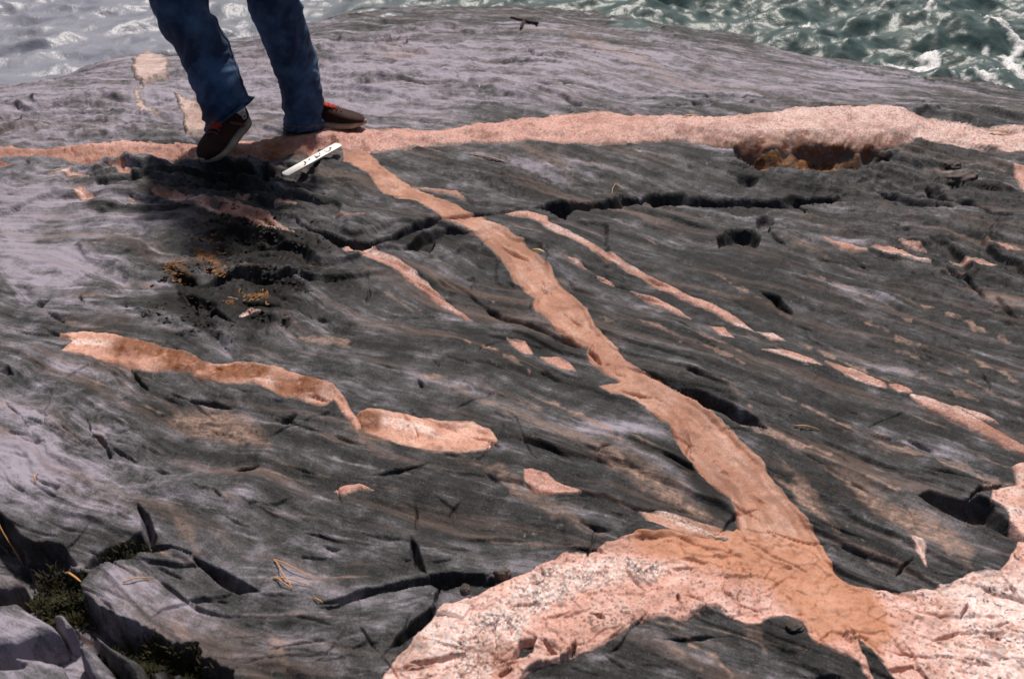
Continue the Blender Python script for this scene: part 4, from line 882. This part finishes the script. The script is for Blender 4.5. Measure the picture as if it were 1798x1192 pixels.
# ---- white scale bar
e1, e2 = spot(497, 309), spot(598, 253)
for _ in range(4):
    lift = max(ground(*(e1.lerp(e2, q_/16)+V((dx_*.5, -dx_, 0))).xy)-e1.lerp(e2, q_/16).z for q_ in range(17) for dx_ in (-.018, -.009, 0, .009, .018))
    e1.z += lift+.005; e2.z += lift+.005
    e1 = V((*[float(v) for v in pix(499, 308, e1.z)], e1.z)); e2 = V((*[float(v) for v in pix(596, 254, e2.z)], e2.z))
ax_ = (e2-e1).normalized(); nr = V((.05, -.30, .95)); nr = (nr-ax_*nr.dot(ax_)).normalized(); wd = nr.cross(ax_); LB = (e2-e1).length; HW_, TK = .0150, .0035
def bar_pt(x, y, z): return e1+ax_*x+wd*y+nr*z
outl = []
for (cx0, cy0, a0) in [(LB-.010, HW_-.010, 0), (.010, HW_-.010, 90), (.010, -HW_+.010, 180), (LB-.010, -HW_+.010, 270)]:
    for q_ in range(5): a = math.radians(a0+q_*22.5); outl.append((cx0+.010*math.cos(a), cy0+.010*math.sin(a)))
M_bar = simple("white_paint", (.86, .83, .79), .45, .5, (40, .15, .001), (14, (.74, .69, .62))); M_ink = simple("faded_ink", (.10, .085, .12), .7)
M_edge = simple("bar_edge", (.62, .50, .30), .6)
rings = [[bar_pt(x, y, z) for x, y in [((px0-LB/2)*k2+LB/2, py0*k2) for px0, py0 in outl]] for z, k2 in [(-TK, .995), (-TK+.001, 1), (TK-.001, 1), (TK, .995)]]
v1, f1 = loft(rings); bar = from_lists("scale_bar", v1, f1, M_bar, None, False)
tag(bar, "white scale bar with dark markings lying beside the brown shoe", "ruler")
def ink(pts, wdt=.0022):
    r = []
    P3 = [V((LB*a, b_, 0)) for a, b_ in pts]
    for i, p_ in enumerate(P3):
        d = (P3[min(i+1, len(P3)-1)]-P3[max(i-1, 0)]).normalized(); nn = V((-d.y, d.x, 0))*wdt
        r.append([bar_pt(p_.x+nn.x, p_.y+nn.y, TK+.0006), bar_pt(p_.x-nn.x, p_.y-nn.y, TK+.0006)])
    v1, f1 = loft(r, close=False, cap=(False, False)); from_lists("mark", v1, f1, M_ink, bar, False)
ink([(.31, -.008), (.335, -.007), (.355, -.003), (.37, .006), (.385, .008)]); ink([(.36, -.002), (.375, .002), (.385, .000)], .0032)
ink([(.445, .002), (.46, .006), (.47, .005)], .003)
ink([(.53, -.009), (.55, .0), (.565, .008)]); ink([(.53, -.009), (.56, -.006), (.60, -.006), (.62, -.003)]); ink([(.55, .0), (.575, -.002), (.60, -.006)], .003)
ink([(.635, .002), (.65, .006), (.66, .007)], .0026)
ink([(.735, .006), (.74, -.004), (.765, -.008), (.80, -.006), (.82, .0), (.825, .007)]); ink([(.825, .0), (.845, .004), (.86, .002)], .0036)

# ---- dark stick on the far rock
M_wood = simple("weathered_dark_wood", (.022, .011, .010), .8, .3, (60, .6, .003), (22, (.05, .025, .018)))
a, c = spot(897, 37), spot(944, 47); a.z += .022; c.z += .012
path = [a.lerp(c, q_/7)+V((0, 0, .0015*math.sin(q_*2.1))) for q_ in range(8)]
v1, f1 = loft(tube_rings(path, [.006, .0078, .0082, .008, .0085, .0088, .009, .0085], 10, lambda t_, th: .12*math.sin(th*3+t_*7)))
stick = from_lists("stick", v1, f1, M_wood); tag(stick, "short dark wooden stick lying on the far grey rock", "stick")
mid = a.lerp(c, .5); end = spot(914, 53); end.z += .006
v1, f1 = loft(tube_rings([mid, mid.lerp(end, .5), end], [.007, .010, .006], 8)); from_lists("side_branch", v1, f1, M_wood, stick)

# ---- pine needles and dry blades
M_need = simple("dry_needle", (.62, .34, .13), .5, .5, None, (300, (.50, .22, .08))); M_straw = simple("dry_straw", (.46, .30, .12), .6, .4, None, (200, (.33, .19, .07)))
def needle(parent, name, p, q_, r=.0013, arch=.006, material=None):
    path = [p.lerp(q_, i/8)+V((0, 0, arch*math.sin(math.pi*i/8)))+V((.0015*math.sin(i*1.1), 0, 0)) for i in range(9)]
    path = [V((v.x, v.y, max(v.z, ground(v.x, v.y)+r*1.2))) for v in path]
    v1, f1 = loft(tube_rings(path, [r, r*1.1, r*1.1, r*1.1, r*1.05, r, r*.95, r*.8, r*.4], 6, up=V((0, 0, 1)))); return from_lists(name, v1, f1, material or M_need, parent)
def pair(base, tips, label, group="dry pine needles lying on the rock"):
    pb = spot(*base, .004); root = bpy.data.objects.new("pine_needle_pair", None); COL.objects.link(root); root.location = pb
    for tp2 in tips:
        n_ = needle(root, "needle", pb, spot(*tp2, .003), .0011)
        n_.matrix_parent_inverse = Matrix.Translation(-pb)
    tag(root, label, "pine needles", group)
pair((481, 984), [(546, 1016), (514, 1037)], "spread pair of dry pine needles above the crack, upper of two crossing pairs")
pair((480, 1015), [(513, 1037), (548, 1031)], "narrow pair of dry pine needles, lower of two crossing pairs")
pair((1080, 327), [(1073, 344), (1096, 337)], "small pair of dry pine needles beside the long open crack")
def single(p, q_, label, r=.0014, arch=.006, material=None, name="pine_needle"):
    o = needle(None, name, spot(*p, .003), spot(*q_, .003), r, arch, material); tag(o, label, "pine needle", "dry pine needles lying on the rock")
single((121, 1029), (153, 1056), "bright yellow pine needle lying on the green moss", .0022, .012)
single((4, 956), (40, 994), "pale pine needle at the edge of the mossy gap", .0014, .012)
single((216, 1024), (264, 1016), "pinkish pine needle on the smooth grey block beside the moss", .0012)
single((550, 1052), (567, 1061), "tiny needle tip lying in the dark crack below the crossing needles", .0012)
single((60, 848), (66, 830), "short pine needle on the pale rock above the mossy gap", .0014)
single((1394, 749), (1440, 757), "thin straw coloured needle on dark rock near the tan dyke", .0014)
single((832, 273), (888, 278), "dry needle lying just below the pink dyke", .0022)
def leaf(p, q_, w, label):
    a, b_ = spot(*p, .006), spot(*q_, .005); d = (b_-a); s = d.cross(V((0, 0, 1))).normalized()
    rows = []
    for i in range(7):
        t_ = i/6; c_ = a+d*t_+V((0, 0, .006*math.sin(math.pi*t_))); ww = w*math.sin(math.pi*min(max(t_, .06), .96))**.7
        rows.append([c_-s*ww+V((0, 0, .003)), c_, c_+s*ww+V((0, 0, .003))])
    v1, f1 = loft(rows, close=False, cap=(False, False)); o = from_lists("dry_leaf", v1, f1, M_straw); so = o.modifiers.new("t", 'SOLIDIFY'); so.thickness = .0008
    tag(o, label, "leaf", "dry leaves on the rock")
leaf((1198, 208), (1236, 208), .0045, "small yellow dry leaf on the back edge of the pink dyke")
leaf((933, 442), (958, 447), .004, "narrow yellow dry leaf at the side of the tan dyke")
leaf((1738, 232), (1772, 228), .005, "yellow dry leaf in the dip at the thin end of the pink dyke")

# ---- loose stones
def stone(px, py, rx, ry, rz, yaw, seed, label, material=None, sink=.35):
    bm = bmesh.new(); bmesh.ops.create_icosphere(bm, subdivisions=4, radius=1.0); rg2 = np.random.default_rng(seed)
    planes = [(V(rg2.normal(0, 1, 3)).normalized(), rg2.uniform(.62, .92)) for _ in range(11)]
    for v in bm.verts:
        for n_, d in planes:
            e = v.co.dot(n_)-d
            if e > 0: v.co -= n_*e*.9
        o_ = v.co.copy(); k2 = 1+.16*float(pn(np.float32(o_.x*2.2+seed), np.float32(o_.y*2.2+o_.z*2)))+.06*float(pn(np.float32(o_.x*5+seed), np.float32(o_.y*5-o_.z*5)))+.03*float(pn(np.float32(o_.x*9+seed), np.float32(o_.y*9+o_.z*7)))
        v.co = V((o_.x*rx*k2, o_.y*ry*k2, o_.z*rz*k2))
    me = bpy.data.meshes.new("stone"); bm.to_mesh(me); bm.free(); me.polygons.foreach_set("use_smooth", [True]*len(me.polygons))
    n_ = len(me.vertices); co = np.zeros(n_*3, np.float32); me.vertices.foreach_get("co", co); co = co.reshape(-1, 3)
    at = me.attributes.new("folia", 'FLOAT_VECTOR', 'POINT'); fv = np.stack([co[:, 2]+co[:, 1]*.5+seed, co[:, 0], co[:, 1]], -1); at.data.foreach_set("vector", np.ascontiguousarray(fv, np.float32).ravel())
    at = me.attributes.new("mask", 'FLOAT_COLOR', 'POINT'); at.data.foreach_set("color", np.tile(np.array([.50, .25, 0, 0], np.float32), n_))
    me.materials.append(material or M_gneiss); o = bpy.data.objects.new("stone", me); COL.objects.link(o)
    p = spot(px, py); o.location = (p.x, p.y, p.z+rz*(1-2*sink)); o.rotation_euler = (random.uniform(-.15, .15), random.uniform(-.15, .15), yaw)
    tag(o, label, "stone", "loose stones lodged in the cracks")
stone(882, 1012, .018, .015, .018, .3, 1, "small brown stone wedged at the end of the crack beside the pegmatite")
stone(818, 1036, .012, .011, .010, .9, 2, "tiny rounded stone in the black crack next to the pegmatite")
stone(1690, 312, .060, .045, .030, .2, 3, "angular grey stone below the thin end of the pink dyke", None, .62)
stone(1672, 290, .040, .035, .022, .8, 4, "smaller pinkish stone leaning behind the angular grey stone", None, .62)
stone(1395, 1098, .02, .016, .01, .4, 8, "small dark stone at the pegmatite's lower edge", None, .5)

# ---- moss in the near gap
m, nt, b = mat("moss"); B = NB(nt); oc = B.n("TexCoord").outputs["Object"]
B.l(B.mix(B.maprange(B.noise(oc, 30, 4), .35, .65), (.014, .015, .005), (.060, .052, .014)), b.inputs["Base Color"]); b.inputs["Roughness"].default_value = .9; M_moss = m
mv, mf = [], []
rg3 = np.random.default_rng(9); kk = np.nonzero(gapsd > 3)[0]; pick = rg3.choice(kk, 60000)
def inm(x, y): return max(math.exp(-((x-105)/50)**2-((y-1020)/42)**2), math.exp(-((x-270)/85)**2-((y-1128)/32)**2), .8*math.exp(-((x-215)/50)**2-((y-962)/16)**2))
pick2 = np.concatenate([pick, rg3.choice(near(P("140,930 280,1000"), 5), 6000)])
for k2 in pick2:
    x, y = PXf[k2], PYf[k2]
    if rg3.random() > inm(x, y)*1.1-.12: continue
    if bed[k2] > Hunc[k2]-.02 or len(mv) > 90000: continue
    cx0, cy0, cz0 = Xf[k2]+rg3.normal(0, .002), Yf[k2]+rg3.normal(0, .002), bed[k2]
    lump = .020+.018*float(pn(np.float32(cx0*30), np.float32(cy0*30)))
    a = rg3.random()*6.28; h = rg3.uniform(.006, .015); w_ = rg3.uniform(.0010, .0022); ca, sa = math.cos(a), math.sin(a); ln_ = rg3.uniform(.2, 1.0)*h; b0 = len(mv)
    z0 = cz0+max(lump, .004)*rg3.random()**.35
    mv += [(cx0-sa*w_, cy0+ca*w_, z0), (cx0+sa*w_, cy0-ca*w_, z0), (cx0+ca*ln_*.5+sa*w_*.8, cy0+sa*ln_*.5-ca*w_*.8, z0+h*.7), (cx0+ca*ln_*.5-sa*w_*.8, cy0+sa*ln_*.5+ca*w_*.8, z0+h*.7), (cx0+ca*ln_, cy0+sa*ln_, z0+h)]
    mf += [(b0, b0+1, b0+2, b0+3), (b0+3, b0+2, b0+4)]
moss = from_lists("moss", mv, mf, M_moss); moss["kind"] = "stuff"; tag(moss, "dark olive moss growing in the broken gap between the grey blocks", "moss")

# ---- black and golden leafy lichen below the feet
M_lic = simple("black_lichen", (.010, .008, .007), .85, .2, (200, .4, .002), (60, (.028, .022, .018))); M_gold = simple("golden_lichen", (.24, .125, .048), .85, .2, (200, .4, .002), (70, (.14, .065, .025)))
def flakes(name, spots, n, material, label, smin, smax):
    rg = np.random.default_rng(abs(hash(label)) % 1000 if False else len(label)); vs_, fs = [], []
    tot = sum(a[4] for a in spots)
    for (cx0, cy0, rx, ry, w_) in spots:
        for _ in range(int(n*w_/tot)):
            px0, py0 = cx0+rg.normal(0, rx*.5), cy0+rg.normal(0, ry*.5)
            if float(pn(np.float32(px0*.035), np.float32(py0*.06), 8)) < -.05: continue
            p = spot(px0, py0); r = rg.uniform(smin, smax); a0 = rg.random()*6.28; el = rg.uniform(.02, .55); b0 = len(vs_)
            u = V((math.cos(a0), math.sin(a0), el)).normalized(); s_ = V((-math.sin(a0), math.cos(a0), rg.normal(0, .25))).normalized(); nrm = u.cross(s_)
            wd_ = rg.uniform(.35, .8)
            for i in range(4):
                t_ = i/3; ww = r*wd_*(.45+.55*math.sin(math.pi*(.25+.6*t_))); c_ = p+u*r*t_-nrm*r*.35*t_*t_+V((0, 0, -.002))
                vs_.extend([c_-s_*ww+nrm*.15*r*rg.random(), c_+nrm*(-.10)*r, c_+s_*ww*(.7+.5*rg.random())+nrm*.15*r*rg.random()])
            for i in range(3):
                q0 = b0+i*3; fs.extend([(q0, q0+1, q0+4, q0+3), (q0+1, q0+2, q0+5, q0+4)])
    o = from_lists(name, vs_, fs, material); o["kind"] = "stuff"; tag(o, label, "lichen"); return o
flakes("black_lichen", [(320,475,50,26,1.0),(310,540,60,34,1.3),(430,410,100,40,2.2),(430,470,110,34,1.6),(470,550,70,18,.6),(420,312,110,26,1.6),(370,580,60,20,.6),(560,430,50,14,.4),(500,505,70,18,.6)], 5200, M_lic, "crusty black lichen spread over the hollow rock below the shoes", .004, .012)
flakes("golden_lichen", [(310,472,24,16,1),(362,440,24,26,1.2),(385,475,18,10,.6),(450,518,34,10,1),(405,530,14,6,.4),(440,385,40,10,.7)], 1100, M_gold, "golden brown leafy lichen among the black lichen", .006, .015)
